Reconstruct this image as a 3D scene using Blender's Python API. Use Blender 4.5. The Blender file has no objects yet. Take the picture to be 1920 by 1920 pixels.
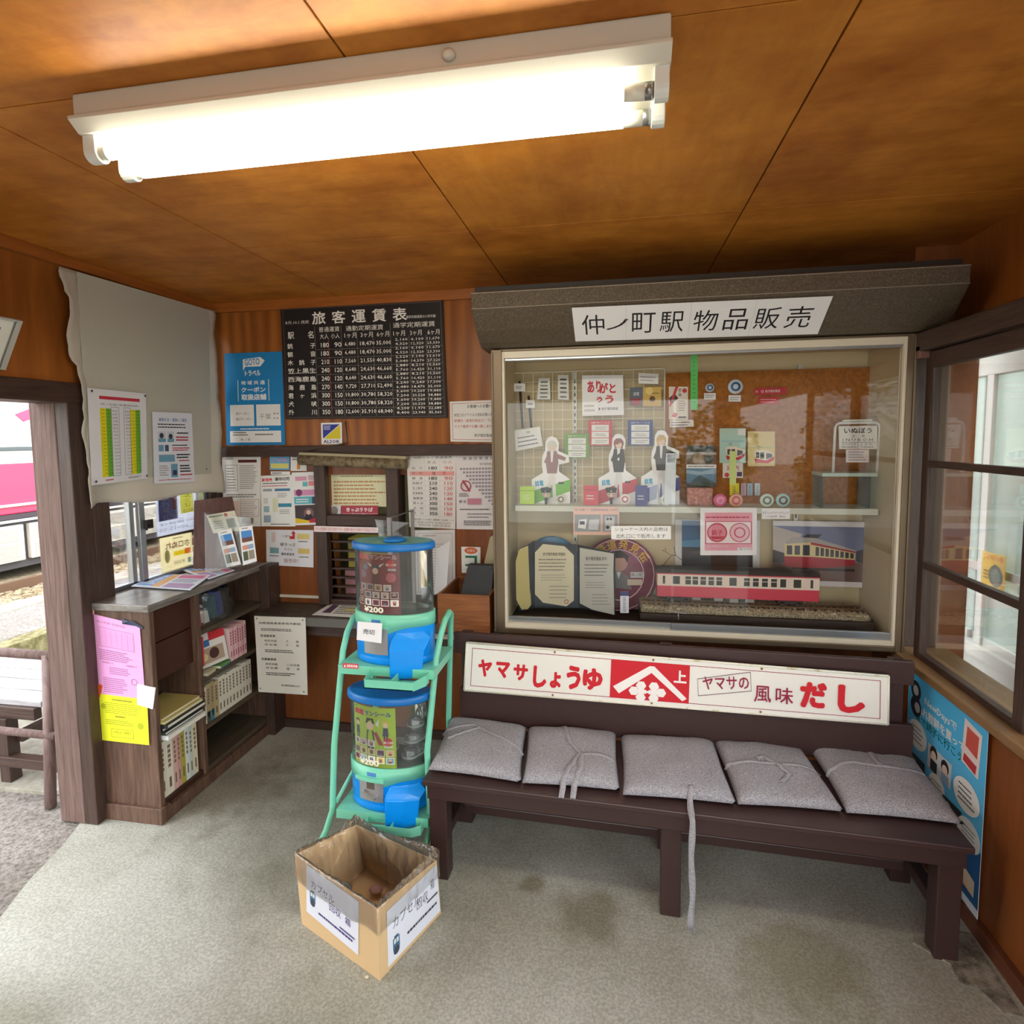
import bpy, bmesh, math, random
from mathutils import Vector, Matrix, noise
random.seed(7)
C = bpy.context.scene.collection
SC = bpy.context.scene
# ------------------------------------------------------------------ camera
CR = Vector((0.98415959, 0.17691278, -0.01147949)); CU = Vector((-0.00314235, 0.08214903, 0.9966151)); CF = Vector((-0.17725698, 0.98079223, -0.08140368))
EYE = Vector((0, 0, 1.7)); FPX, PX, PY = 1080.0, 960.0, 908.0
cam = bpy.data.cameras.new('camera'); cam.sensor_width = 36; cam.sensor_fit = 'HORIZONTAL'; cam.lens = 36*FPX/1920
cam.shift_x = 0; cam.shift_y = -(960-PY)/1920; cam.clip_start = .02; cam.clip_end = 300
co = bpy.data.objects.new('camera', cam); C.objects.link(co)
m3 = Matrix((CR, CU, -CF)).transposed()
co.matrix_world = Matrix.Translation(EYE) @ m3.to_4x4()
SC.camera = co
# ------------------------------------------------------------------ world and exposure
W = bpy.data.worlds.new('overcast'); SC.world = W; W.use_nodes = True
nt = W.node_tree; bg = nt.nodes['Background']
g_tc = nt.nodes.new('ShaderNodeTexCoord'); g_sep = nt.nodes.new('ShaderNodeSeparateXYZ'); g_r = nt.nodes.new('ShaderNodeValToRGB')
nt.links.new(g_tc.outputs['Generated'], g_sep.inputs[0]); nt.links.new(g_sep.outputs['Z'], g_r.inputs[0]); nt.links.new(g_r.outputs[0], bg.inputs[0])
g_r.color_ramp.elements[0].color = (.55,.57,.55,1); g_r.color_ramp.elements[0].position = -.0
g_r.color_ramp.elements[1].color = (.93,.97,1,1); g_r.color_ramp.elements[1].position = .35
bg.inputs[1].default_value = 3.0
SC.view_settings.view_transform = 'Standard'; SC.view_settings.look = 'None'; SC.view_settings.exposure = 1.0; SC.view_settings.gamma = 1
TUBE = 16.0
SC.cycles.transparent_max_bounces = 32

# ------------------------------------------------------------------ helpers
def at(x, y, ax, v):
    d = CR*(x-PX) + CU*(PY-y) + CF*FPX
    return EYE + d*((v-EYE[ax])/d[ax])
def lin(c):
    if isinstance(c, str):
        c = tuple(int(c[i:i+2], 16) for i in (0, 2, 4))
    return tuple((x/255/12.92 if x/255 <= .04045 else ((x/255+.055)/1.055)**2.4) for x in c)
MC = {}
def M(c, rough=.6, metal=0., name=None, spec=.5, trans=0., bump=0, bscale=60, coat=0):
    k = (c, rough, metal, spec, bump, bscale, coat)
    if k in MC: return MC[k]
    m = bpy.data.materials.new(name or 'paint'); m.use_nodes = True; n = m.node_tree; b = n.nodes['Principled BSDF']
    b.inputs['Base Color'].default_value = (*lin(c), 1); b.inputs['Roughness'].default_value = rough; b.inputs['Metallic'].default_value = metal
    b.inputs['Specular IOR Level'].default_value = spec; b.inputs['Coat Weight'].default_value = coat
    if bump:
        tc = n.nodes.new('ShaderNodeTexCoord'); t = n.nodes.new('ShaderNodeTexNoise'); t.inputs['Scale'].default_value = bscale; t.inputs['Detail'].default_value = 4
        bu = n.nodes.new('ShaderNodeBump'); bu.inputs['Strength'].default_value = bump; bu.inputs['Distance'].default_value = .01
        n.links.new(tc.outputs['Object'], t.inputs['Vector']); n.links.new(t.outputs['Fac'], bu.inputs['Height']); n.links.new(bu.outputs[0], b.inputs['Normal'])
    MC[k] = m; return m
def ramp(n, stops):
    r = n.nodes.new('ShaderNodeValToRGB'); e = r.color_ramp.elements
    while len(e) < len(stops): e.new(.5)
    for i, (p, c) in enumerate(stops): e[i].position = p; e[i].color = (*lin(c), 1)
    return r
def wood(name, c1, c2, sc=(1, 1, 1), rough=.4, wave=0, c3=None, bump=.05, spec=.5, blotch=0):
    m = bpy.data.materials.new(name); m.use_nodes = True; n = m.node_tree; b = n.nodes['Principled BSDF']; L = n.links.new
    tc = n.nodes.new('ShaderNodeTexCoord'); mp = n.nodes.new('ShaderNodeMapping'); mp.inputs['Scale'].default_value = sc; L(tc.outputs['Object'], mp.inputs[0])
    t = n.nodes.new('ShaderNodeTexNoise'); t.inputs['Scale'].default_value = 6; t.inputs['Detail'].default_value = 7; t.inputs['Roughness'].default_value = .62; t.inputs['Distortion'].default_value = .6
    L(mp.outputs[0], t.inputs['Vector']); f = t.outputs['Fac']
    if wave:
        w = n.nodes.new('ShaderNodeTexWave'); w.wave_type = 'RINGS'; w.rings_direction = 'Y'; w.inputs['Scale'].default_value = wave; w.inputs['Distortion'].default_value = 3; w.inputs['Detail'].default_value = 3; w.inputs['Detail Scale'].default_value = .5
        L(mp.outputs[0], w.inputs['Vector']); mx = n.nodes.new('ShaderNodeMix'); mx.inputs[0].default_value = .28; L(f, mx.inputs[2]); L(w.outputs['Fac'], mx.inputs[3]); f = mx.outputs[0]
    st = [(.3, c1), (.68, c2)] + ([(.85, c3)] if c3 else [])
    r = ramp(n, st); L(f, r.inputs[0]); out = r.outputs[0]
    if blotch:
        t2 = n.nodes.new('ShaderNodeTexNoise'); t2.inputs['Scale'].default_value = 2.3; t2.inputs['Detail'].default_value = 5; t2.inputs['Roughness'].default_value = .7; L(tc.outputs['Object'], t2.inputs['Vector'])
        r2 = ramp(n, [(.35, (205, 190, 180)), (.6, (255, 255, 255))]); L(t2.outputs['Fac'], r2.inputs[0])
        mm = n.nodes.new('ShaderNodeMix'); mm.data_type = 'RGBA'; mm.blend_type = 'MULTIPLY'; mm.inputs[0].default_value = blotch; L(out, mm.inputs[6]); L(r2.outputs[0], mm.inputs[7]); out = mm.outputs[2]
    L(out, b.inputs['Base Color'])
    b.inputs['Roughness'].default_value = rough; b.inputs['Specular IOR Level'].default_value = spec
    bu = n.nodes.new('ShaderNodeBump'); bu.inputs['Strength'].default_value = bump*3; bu.inputs['Distance'].default_value = .01; L(f, bu.inputs['Height']); L(bu.outputs[0], b.inputs['Normal'])
    return m
def speckle(name, c1, c2, scale, rough=.9, c3=None, big=None, bump=.2, lo=.4, hi=.62, big2=None):
    m = bpy.data.materials.new(name); m.use_nodes = True; n = m.node_tree; b = n.nodes['Principled BSDF']; L = n.links.new
    tc = n.nodes.new('ShaderNodeTexCoord'); t = n.nodes.new('ShaderNodeTexNoise'); t.inputs['Scale'].default_value = scale; t.inputs['Detail'].default_value = 5; t.inputs['Roughness'].default_value = .7
    L(tc.outputs['Object'], t.inputs['Vector']); r = ramp(n, [(lo, c1), (hi, c2)] + ([(.8, c3)] if c3 else [])); L(t.outputs['Fac'], r.inputs[0]); out = r.outputs[0]
    if big:
        t2 = n.nodes.new('ShaderNodeTexNoise'); t2.inputs['Scale'].default_value = big; t2.inputs['Detail'].default_value = 4; L(tc.outputs['Object'], t2.inputs['Vector'])
        r2 = ramp(n, [(.35, big2 or (190, 188, 180)), (.62, (255, 255, 255))]); L(t2.outputs['Fac'], r2.inputs[0])
        mm = n.nodes.new('ShaderNodeMix'); mm.data_type = 'RGBA'; mm.blend_type = 'MULTIPLY'; mm.inputs[0].default_value = 1; L(out, mm.inputs[6]); L(r2.outputs[0], mm.inputs[7]); out = mm.outputs[2]
    L(out, b.inputs['Base Color']); b.inputs['Roughness'].default_value = rough
    bu = n.nodes.new('ShaderNodeBump'); bu.inputs['Strength'].default_value = bump; bu.inputs['Distance'].default_value = .01; L(t.outputs['Fac'], bu.inputs['Height']); L(bu.outputs[0], b.inputs['Normal'])
    return m
def clear(name, tint=(255, 255, 255), refl=1.0, rough=.02, milk=0., bump=0):
    m = bpy.data.materials.new(name); m.use_nodes = True; n = m.node_tree; L = n.links.new
    for x in list(n.nodes):
        if x.type != 'OUTPUT_MATERIAL': n.nodes.remove(x)
    o = [x for x in n.nodes][0]
    tr = n.nodes.new('ShaderNodeBsdfTransparent'); tr.inputs[0].default_value = (*lin(tint), 1)
    gl = n.nodes.new('ShaderNodeBsdfGlossy'); gl.inputs['Roughness'].default_value = rough
    fr = n.nodes.new('ShaderNodeFresnel'); fr.inputs[0].default_value = 1.5
    mu = n.nodes.new('ShaderNodeMath'); mu.operation = 'MULTIPLY'; mu.inputs[1].default_value = refl; L(fr.outputs[0], mu.inputs[0])
    mx = n.nodes.new('ShaderNodeMixShader'); L(mu.outputs[0], mx.inputs[0]); L(tr.outputs[0], mx.inputs[1]); L(gl.outputs[0], mx.inputs[2]); res = mx.outputs[0]
    if milk:
        df = n.nodes.new('ShaderNodeBsdfDiffuse'); df.inputs[0].default_value = (.85, .88, .86, 1); m2 = n.nodes.new('ShaderNodeMixShader'); m2.inputs[0].default_value = milk
        L(res, m2.inputs[1]); L(df.outputs[0], m2.inputs[2]); res = m2.outputs[0]
    if bump:
        tc = n.nodes.new('ShaderNodeTexCoord'); t = n.nodes.new('ShaderNodeTexNoise'); t.inputs['Scale'].default_value = 18; t.inputs['Detail'].default_value = 3; bu = n.nodes.new('ShaderNodeBump'); bu.inputs['Strength'].default_value = bump; bu.inputs['Distance'].default_value = .02
        L(tc.outputs['Object'], t.inputs['Vector']); L(t.outputs['Fac'], bu.inputs['Height']); L(bu.outputs[0], gl.inputs['Normal'])
    L(res, o.inputs[0]); return m
def emit(name, c, s):
    m = bpy.data.materials.new(name); m.use_nodes = True; n = m.node_tree; b = n.nodes['Principled BSDF']
    b.inputs['Base Color'].default_value = (*lin(c), 1); b.inputs['Emission Color'].default_value = (*lin(c), 1); b.inputs['Emission Strength'].default_value = s; return m

def thin(c, w=.65, name='thin_sheet'):
    k = ('thin', c, w)
    if k in MC: return MC[k]
    m = bpy.data.materials.new(name); m.use_nodes = True; n = m.node_tree; L = n.links.new
    for x in list(n.nodes):
        if x.type != 'OUTPUT_MATERIAL': n.nodes.remove(x)
    o = [x for x in n.nodes][0]; d = n.nodes.new('ShaderNodeBsdfDiffuse'); t = n.nodes.new('ShaderNodeBsdfTranslucent'); mx = n.nodes.new('ShaderNodeMixShader')
    d.inputs[0].default_value = (*lin(c), 1); t.inputs[0].default_value = (*lin(c), 1); mx.inputs[0].default_value = w; L(d.outputs[0], mx.inputs[1]); L(t.outputs[0], mx.inputs[2]); L(mx.outputs[0], o.inputs[0]); MC[k] = m; return m
class MB:
    def __init__(s, X=None): s.v = []; s.f = []; s.mi = []; s.m = []; s.k = 0; s.X = X; s.sm = []
    def mat(s, m):
        if m not in s.m: s.m.append(m)
        s.k = s.m.index(m); return s
    def add(s, vs, fs, smooth=False):
        b = len(s.v)
        for p in vs:
            p = Vector(p); s.v.append(s.X @ p if s.X else p)
        for f in fs: s.f.append([b+i for i in f]); s.mi.append(s.k); s.sm.append(smooth)
        return s
    def box(s, x0, x1, y0, y1, z0, z1):
        if x0 > x1: x0, x1 = x1, x0
        if y0 > y1: y0, y1 = y1, y0
        if z0 > z1: z0, z1 = z1, z0
        return s.add([(x0,y0,z0),(x1,y0,z0),(x1,y1,z0),(x0,y1,z0),(x0,y0,z1),(x1,y0,z1),(x1,y1,z1),(x0,y1,z1)], [(0,3,2,1),(4,5,6,7),(0,1,5,4),(1,2,6,5),(2,3,7,6),(3,0,4,7)])
    def hexa(s, p):   # bottom 4 (ccw from above), top 4
        return s.add(p, [(0,3,2,1),(4,5,6,7),(0,1,5,4),(1,2,6,5),(2,3,7,6),(3,0,4,7)])
    def bar(s, a, b, w, h, up=(0, 0, 1)):
        a = Vector(a); b = Vector(b); d = (b-a).normalized(); u = Vector(up); sd = d.cross(u)
        if sd.length < 1e-4: sd = d.cross(Vector((0, 1, 0)))
        sd.normalize(); u = sd.cross(d); sd *= w/2; u *= h/2
        return s.add([a-sd-u, a+sd-u, a+sd+u, a-sd+u, b-sd-u, b+sd-u, b+sd+u, b-sd+u], [(0,1,2,3),(7,6,5,4),(0,4,5,1),(1,5,6,2),(2,6,7,3),(3,7,4,0)])
    def tube(s, pts, r, n=12, cap=True):
        pts = [Vector(p) for p in pts]; R = r if isinstance(r, (list, tuple)) else [r]*len(pts); vs = []; fs = []; prev = None
        for i, p in enumerate(pts):
            d = (pts[min(i+1, len(pts)-1)]-pts[max(i-1, 0)]).normalized()
            a = prev if prev else (Vector((0, 0, 1)) if abs(d.z) < .9 else Vector((1, 0, 0)))
            a = (a-d*a.dot(d)).normalized(); prev = a; b = d.cross(a)
            for j in range(n):
                t = 2*math.pi*j/n; vs.append(p+(a*math.cos(t)+b*math.sin(t))*R[i])
        for i in range(len(pts)-1):
            for j in range(n): fs.append((i*n+j, i*n+(j+1) % n, (i+1)*n+(j+1) % n, (i+1)*n+j))
        s.add(vs, fs, True)
        if cap: s.add([vs[j] if not s.X else vs[j] for j in range(n)], [tuple(range(n))[::-1]]); s.add(vs[-n:], [tuple(range(n))])
        return s
    def lathe(s, prof, c=(0, 0, 0), n=40, ax='z', a0=0, a1=2*math.pi, smooth=True):
        full = abs(a1-a0-2*math.pi) < 1e-6; N = n if full else n+1; vs = []; fs = []
        for r, z in prof:
            for j in range(N):
                t = a0+(a1-a0)*j/n; p = (r*math.cos(t), r*math.sin(t), z)
                if ax == 'y': p = (p[0], z, p[1])
                if ax == 'x': p = (z, p[0], p[1])
                vs.append((p[0]+c[0], p[1]+c[1], p[2]+c[2]))
        for i in range(len(prof)-1):
            for j in range(n):
                k = (j+1) % N if full else j+1
                fs.append((i*N+j, i*N+k, (i+1)*N+k, (i+1)*N+j))
        return s.add(vs, fs, smooth)
    def prism(s, poly, ax, a, b):   # poly in the two other axes, extruded along ax
        n = len(poly)
        def P(u, w, t): return (t, u, w) if ax == 0 else ((u, t, w) if ax == 1 else (u, w, t))
        vs = [P(u, w, a) for u, w in poly]+[P(u, w, b) for u, w in poly]
        return s.add(vs, [tuple(range(n)), tuple(range(2*n-1, n-1, -1))]+[(i, i+n, (i+1) % n+n, (i+1) % n) for i in range(n)])
    def sphere(s, c, r, sx=1, sy=1, sz=1, n=16):
        vs = []; fs = []; h = n//2
        for i in range(h+1):
            ph = math.pi*i/h
            for j in range(n):
                t = 2*math.pi*j/n; vs.append((c[0]+r*sx*math.sin(ph)*math.cos(t), c[1]+r*sy*math.sin(ph)*math.sin(t), c[2]+r*sz*math.cos(ph)))
        for i in range(h):
            for j in range(n): fs.append((i*n+j, (i+1)*n+j, (i+1)*n+(j+1) % n, i*n+(j+1) % n))
        return s.add(vs, fs, True)
    def build(s, name, mats=None, parent=None, bevel=0, fix=True, sub=0):
        if mats is not None and not s.m: s.m = [mats] if not isinstance(mats, (list, tuple)) else list(mats)
        me = bpy.data.meshes.new(name)
        if parent is not None:
            org = Vector(parent.location); p = parent.parent
            while p is not None: org = org+Vector(p.location); p = p.parent
            loc = Vector((0, 0, 0))
        else:
            xs = [v.x for v in s.v]; ys = [v.y for v in s.v]; zs = [v.z for v in s.v]
            org = Vector(((min(xs)+max(xs))/2, (min(ys)+max(ys))/2, min(zs))); loc = org
        me.from_pydata([v-org for v in s.v], [], s.f)
        for m in s.m: me.materials.append(m)
        me.polygons.foreach_set('material_index', s.mi); me.polygons.foreach_set('use_smooth', s.sm)
        if fix:
            bm = bmesh.new(); bm.from_mesh(me); bmesh.ops.remove_doubles(bm, verts=bm.verts, dist=1e-6)
            bmesh.ops.recalc_face_normals(bm, faces=bm.faces); bm.to_mesh(me); bm.free()
        me.update()
        o = bpy.data.objects.new(name, me); C.objects.link(o); o.location = loc; o.parent = parent
        if bevel:
            b = o.modifiers.new('bevel', 'BEVEL'); b.width = bevel; b.segments = 2; b.limit_method = 'ANGLE'; b.angle_limit = .6
        return o
def tag(o, label, cat, group=None, kind=None):
    if label: o['label'] = label
    if cat: o['category'] = cat
    if group: o['group'] = group
    if kind: o['kind'] = kind
    return o
def st(o): o['kind'] = 'structure'; return o
def thing(name, label, cat, loc, group=None):
    o = bpy.data.objects.new(name, None); C.objects.link(o); o.location = loc; o.empty_display_size = .05
    return tag(o, label, cat, group)
def cbox(name, m, parent, *a, bevel=0): return MB().box(*a).build(name, m, parent, bevel)

# --- text glyphs
TX = {}
def glyphs(s, bold=0.):
    k = (s, bold)
    if k in TX: return TX[k]
    cu = bpy.data.curves.new('t', 'FONT'); cu.body = s; cu.size = 1; cu.resolution_u = 1 if len(s) > 4 else 2
    cu.dimensions = '2D'; cu.fill_mode = 'BOTH'; cu.space_line = 1.0
    o = bpy.data.objects.new('t', cu); C.objects.link(o); dg = bpy.context.evaluated_depsgraph_get(); me = bpy.data.meshes.new_from_object(o.evaluated_get(dg))
    vs = [v.co.copy() for v in me.vertices]; fs = [tuple(p.vertices) for p in me.polygons]
    bpy.data.objects.remove(o); bpy.data.curves.remove(cu); bpy.data.meshes.remove(me)
    if not vs: TX[k] = ([], []); return TX[k]
    if bold:
        nd = 4 if bold < .025 else 8; v0 = vs; f0 = fs; n0 = len(v0); vs = []; fs = []
        for q in range(nd):
            a = 6.2832*(q+.5)/nd; dv = Vector((bold*1.2*math.cos(a), bold*1.2*math.sin(a), 0)); vs += [v+dv+Vector((0, 0, q)) for v in v0]; fs += [tuple(i+q*n0 for i in f) for f in f0]
    x0 = min(v.x for v in vs); x1 = max(v.x for v in vs); y0 = min(v.y for v in vs); y1 = max(v.y for v in vs)
    if s in ('ー', '一', 'ノ', '-'): y0 -= .3; y1 += .3
    TX[k] = ([((v.x-x0)/(x1-x0), 1-(v.y-y0)/(y1-y0), v.z) for v in vs], fs); return TX[k]
INK = (30, 28, 30)
class Sheet:
    def __init__(s, fn, asp):  # fn(s,t,n)->Vector ; asp = width/height
        s.fn = fn; s.mb = MB(); s.n = .0012; s.asp = asp; s.mk = M
    def base(s, col, seg=1, rough=.55, th=.0012):
        m = s.mk(col, rough) if not isinstance(col, bpy.types.Material) else col
        s.mb.mat(m); k = seg
        vs = []
        for n in (th, 0.):
            for j in (0, 1):
                for i in range(k+1): vs.append(s.fn(i/k, j, n))
        q = k+1; fs = []
        for i in range(k):
            fs += [(i, i+1, q+i+1, q+i), (2*q+i+1, 2*q+i, 3*q+i, 3*q+i+1), (i+1, i, 2*q+i, 2*q+i+1), (q+i, q+i+1, 3*q+i+1, 3*q+i)]
        fs += [(0, q, 3*q, 2*q), (k, 2*q+k, 3*q+k, q+k)]
        s.mb.add(vs, fs); s.n = th; return s
    def put(s, pts, fs, col, rough=.55):
        s.n += .00008; s.mb.mat(s.mk(col, rough) if not isinstance(col, bpy.types.Material) else col); s.mb.add([s.fn(p[0], p[1], s.n+(p[2]*.000015 if len(p) > 2 else 0)) for p in pts], fs); s.n += .0001 if pts and len(pts[0]) > 2 and max(p[2] for p in pts) > 0 else 0
    def run(s, items, seg=1):
        for it in items:
            k = it[0]
            if k == 'r':
                _, a, b, c, d, col = it[:6]; q = seg; P = [(a+(c-a)*i/q, b) for i in range(q+1)]+[(a+(c-a)*i/q, d) for i in range(q+1)]
                s.put(P, [(i, i+1, q+2+i, q+1+i) for i in range(q)], col)
            elif k == 'p': s.put(it[1], [tuple(range(len(it[1])))], it[2])
            elif k in ('c', 'ring'):
                _, a, b, r, col = it[:5]; ry = r*s.asp*(it[5] if k == 'c' and len(it) > 5 else 1); N = 24
                if k == 'c': s.put([(a+r*math.cos(6.2832*i/N), b+ry*math.sin(6.2832*i/N)) for i in range(N)], [tuple(range(N))], col)
                else:
                    w = it[5]; P = []
                    for i in range(N):
                        cx, sy = math.cos(6.2832*i/N), math.sin(6.2832*i/N); P += [(a+r*cx, b+ry*sy), (a+r*(1-w)*cx, b+ry*(1-w)*sy)]
                    s.put(P, [(2*i, (2*i+2) % (2*N), (2*i+3) % (2*N), 2*i+1) for i in range(N)], col)
            elif k == 'o':
                _, a, b, c, d, col = it[:6]; w = it[6] if len(it) > 6 else .01; h = w*s.asp
                s.run([('r', a, b, c, b+h, col), ('r', a, d-h, c, d, col), ('r', a, b, a+w, d, col), ('r', c-w, b, c, d, col)], seg)
            elif k == 't':
                _, txt, a, b, c, d, col = it[:7]; bold = it[7] if len(it) > 7 else .0; P, F = glyphs(txt, bold)
                if not P: continue
                s.put([(a+(c-a)*u, b+(d-b)*v, l) for u, v, l in P], F, col)
            elif k == 'tr':   # rotated text: centre, size, angle
                _, txt, a, b, w, h, ang, col = it[:8]; bold = it[8] if len(it) > 8 else .0; P, F = glyphs(txt, bold); ca, sa = math.cos(ang), math.sin(ang); Q = []
                for u, v, l in P:
                    x = (u-.5)*w; y = (v-.5)*h/s.asp; Q.append((a+x*ca-y*sa, b+(x*sa+y*ca)*s.asp, l))
                s.put(Q, F, col)
            elif k == 'l':    # unreadable fine print: rows of dashes
                _, a, b, c, d, rows, col = it[:7]; fill = it[7] if len(it) > 7 else .5; P = []; F = []; hh = (d-b)/rows
                rng = random.Random(int((a+b*7+c*13)*9973)+rows)
                for r_ in range(rows):
                    x = a; y0 = b+hh*(r_+.5-fill/2); y1 = y0+hh*fill; end = c-(c-a)*rng.random()*.25
                    while x < end:
                        w = min(end-x, (c-a)*(.03+.07*rng.random())); q = len(P); P += [(x, y0), (x+w, y0), (x+w, y1), (x, y1)]; F.append((q, q+1, q+2, q+3)); x += w+(c-a)*.012
                s.put(P, F, col)
            elif k == 'g':
                _, a, b, c, d, nx, ny, col = it[:8]; w = it[8] if len(it) > 8 else .004
                s.n += .0001
                for i in range(nx+1): x = a+(c-a)*i/nx; s.n -= .00008; s.run([('r', x-w/2, b, x+w/2, d, col)])
                for i in range(ny+1): y = b+(d-b)*i/ny; s.n -= .00008; s.run([('r', a, y-w*s.asp/2, c, y+w*s.asp/2, col)])
                s.n += .0002
        return s
def flatmap(TL, TR, BR, BL, mirror=False, flip=False):
    nrm = (TR-TL).cross(TL-BL).normalized()
    if flip: nrm = -nrm
    def fn(a, b, n):
        if mirror: a = 1-a
        return TL*(1-a)*(1-b)+TR*a*(1-b)+BR*a*b+BL*(1-a)*b+nrm*n
    return fn, ((TR-TL).length+(BR-BL).length)/((TL-BL).length+(TR-BR).length)
def sheet3(name, label, cat, pts, col, items, group=None, parent=None, th=.0012, mirror=False, rough=.55, bevel=0, curl=0, see=0, lift=0):
    pts = [Vector(p) for p in pts]
    fn, asp = flatmap(*pts, mirror=mirror)
    s = Sheet(fn, asp)
    if see: s.mk = lambda c, r: thin(c, see)
    s.base(col, rough=rough, th=th); s.n += lift; s.run(items)
    o = s.mb.build(name, None, parent, fix=False)
    if parent is None: tag(o, label, cat, group)
    elif label: o['label'] = label
    return o
def sheet(name, label, cat, ax, val, px, col, items, **k):
    if len(px) == 2: (x0, y0), (x1, y1) = px; px = [(x0, y0), (x1, y0), (x1, y1), (x0, y1)]
    return sheet3(name, label, cat, [at(x, y, ax, val) for x, y in px], col, items, **k)

# ------------------------------------------------------------------ common materials
WHITE = (238, 238, 236); PAPER = (232, 230, 226)
m_ceil = wood('varnished_plywood_ceiling', (190, 116, 38), (214, 142, 56), (.5, 2.4, 1), .5, blotch=1.0, c3=(214, 144, 62), bump=.03, spec=.3)
m_ply = wood('varnished_plywood_wall', (132, 74, 26), (170, 102, 42), (2.6, 2.6, .25), .35, wave=1.6, bump=.006, spec=.4)
m_dark = wood('dark_brown_timber', (52, 36, 30), (78, 58, 48), (9, 9, .8), .5, bump=.12)
m_darkh = wood('dark_brown_timber_along', (50, 34, 28), (76, 54, 44), (9, .8, 9), .5, bump=.12)
m_darkx = wood('dark_brown_timber_across', (50, 34, 28), (76, 54, 44), (.8, 9, 9), .5, bump=.12)
m_post = wood('weathered_post', (86, 64, 56), (122, 98, 90), (10, 10, .6), .7, bump=.25)
m_wains = wood('brown_wainscot', (112, 60, 26), (140, 80, 36), (3, 3, .5), .4, bump=.008)
m_case = wood('bookcase_wood', (66, 44, 32), (112, 84, 68), (10, 10, .8), .55, bump=.15)
m_cased = M((58, 34, 22), .5, name='bookcase_inner', bump=.1)
m_bench = M((62, 42, 40), .38, name='bench_paint', bump=.12, bscale=30)
m_floor = speckle('concrete_floor', (160, 160, 152), (192, 192, 183), 110, .85, big=1.6, big2=(212, 210, 200), bump=.12)
m_concrete = speckle('pale_concrete', (156, 150, 136), (182, 178, 166), 14, .9, big=1.2, bump=.2)
m_gravel = speckle('asphalt_gravel', (104, 96, 92), (168, 160, 154), 60, .95, big=1.0, bump=.9, lo=.35, hi=.6)
m_ballast = speckle('ballast_stones', (134, 112, 84), (205, 190, 160), 16, .95, bump=1.0, lo=.35, hi=.62, big=.9)
m_moss = speckle('mossy_concrete', (92, 86, 50), (140, 132, 96), 12, .95, bump=.5)
m_hood = speckle('hammered_brown_metal', (82, 70, 54), (104, 92, 74), 130, .45, c3=(150, 140, 124), bump=.5, hi=.6)
m_alu = M((176, 180, 184), .32, .85, name='aluminium')
m_cream = M((198, 184, 150), .75, name='cream_paint')
m_white = M((236, 236, 232), .5, name='white')
m_glass = clear('glass', refl=.6)
m_frost = clear('frosted_glass', (225, 238, 232), .5, .1, milk=.35)
m_acryl = clear('clear_plastic', (250, 252, 252), 1.0, .05, milk=.05)
m_bag = clear('clear_bag', (254, 253, 251), 1.5, .07, milk=.05, bump=.7)
m_brass = M((120, 104, 84), .45, .6, name='bronze_frame')

# ================================================================== THE ROOM
LX, BY, RX, CZ = -2.28, 3.02, 1.22, 2.477
def stain(m, x, y, r, col, soft=.35, sx=1.):
    n = m.node_tree; L = n.links.new; b_ = n.nodes['Principled BSDF']; old = b_.inputs['Base Color'].links[0].from_socket
    g = n.nodes.new('ShaderNodeNewGeometry'); t = n.nodes.new('ShaderNodeTexNoise'); t.inputs['Scale'].default_value = 9; t.inputs['Detail'].default_value = 4; L(g.outputs['Position'], t.inputs['Vector'])
    vm = n.nodes.new('ShaderNodeVectorMath'); vm.operation = 'SUBTRACT'; vm.inputs[1].default_value = (x, y, 0); L(g.outputs['Position'], vm.inputs[0])
    sc_ = n.nodes.new('ShaderNodeVectorMath'); sc_.operation = 'MULTIPLY'; sc_.inputs[1].default_value = (1/sx, 1, 0); L(vm.outputs[0], sc_.inputs[0])
    ln = n.nodes.new('ShaderNodeVectorMath'); ln.operation = 'LENGTH'; L(sc_.outputs[0], ln.inputs[0])
    ma = n.nodes.new('ShaderNodeMath'); ma.operation = 'MULTIPLY_ADD'; ma.inputs[1].default_value = r*1.6; L(t.outputs['Fac'], ma.inputs[0]); L(ln.outputs['Value'], ma.inputs[2])
    mr_ = n.nodes.new('ShaderNodeMapRange'); mr_.inputs[1].default_value = r*1.3; mr_.inputs[2].default_value = r*(1.3+soft*2); mr_.inputs[3].default_value = 1; mr_.inputs[4].default_value = 0; L(ma.outputs[0], mr_.inputs[0])
    mx = n.nodes.new('ShaderNodeMix'); mx.data_type = 'RGBA'; mx.blend_type = 'MULTIPLY'; L(mr_.outputs[0], mx.inputs[0]); L(old, mx.inputs[6]); mx.inputs[7].default_value = (*lin(col), 1); L(mx.outputs[2], b_.inputs['Base Color'])
p_ = at(1105, 1712, 2, 0); stain(m_floor, p_.x, p_.y, .13, (212, 207, 196)); p_ = at(420, 1480, 2, 0); stain(m_floor, p_.x, p_.y, .3, (214, 210, 200)); p_ = at(1000, 1660, 2, 0); stain(m_floor, p_.x, p_.y, .05, (206, 200, 186)); p_ = at(1500, 1800, 2, 0); stain(m_floor, p_.x, p_.y, .22, (220, 215, 200)); p_ = at(700, 1500, 2, 0); stain(m_floor, p_.x, p_.y, .5, (200, 198, 190), .6)
b = MB(); b.mat(m_floor)
fl = [(-2.36, 3.3), (-2.36, 2.07), (-2.30, 1.93), (-2.25, 1.75), (-2.175, 1.58), (-2.0, 1.1), (-1.86, .6), (-1.7, 0), (-1.7, -2.2), (2.0, -2.2), (2.0, 3.3)]
b.prism(fl, 2, -.12, 0.)
st(b.build('floor'))
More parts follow.
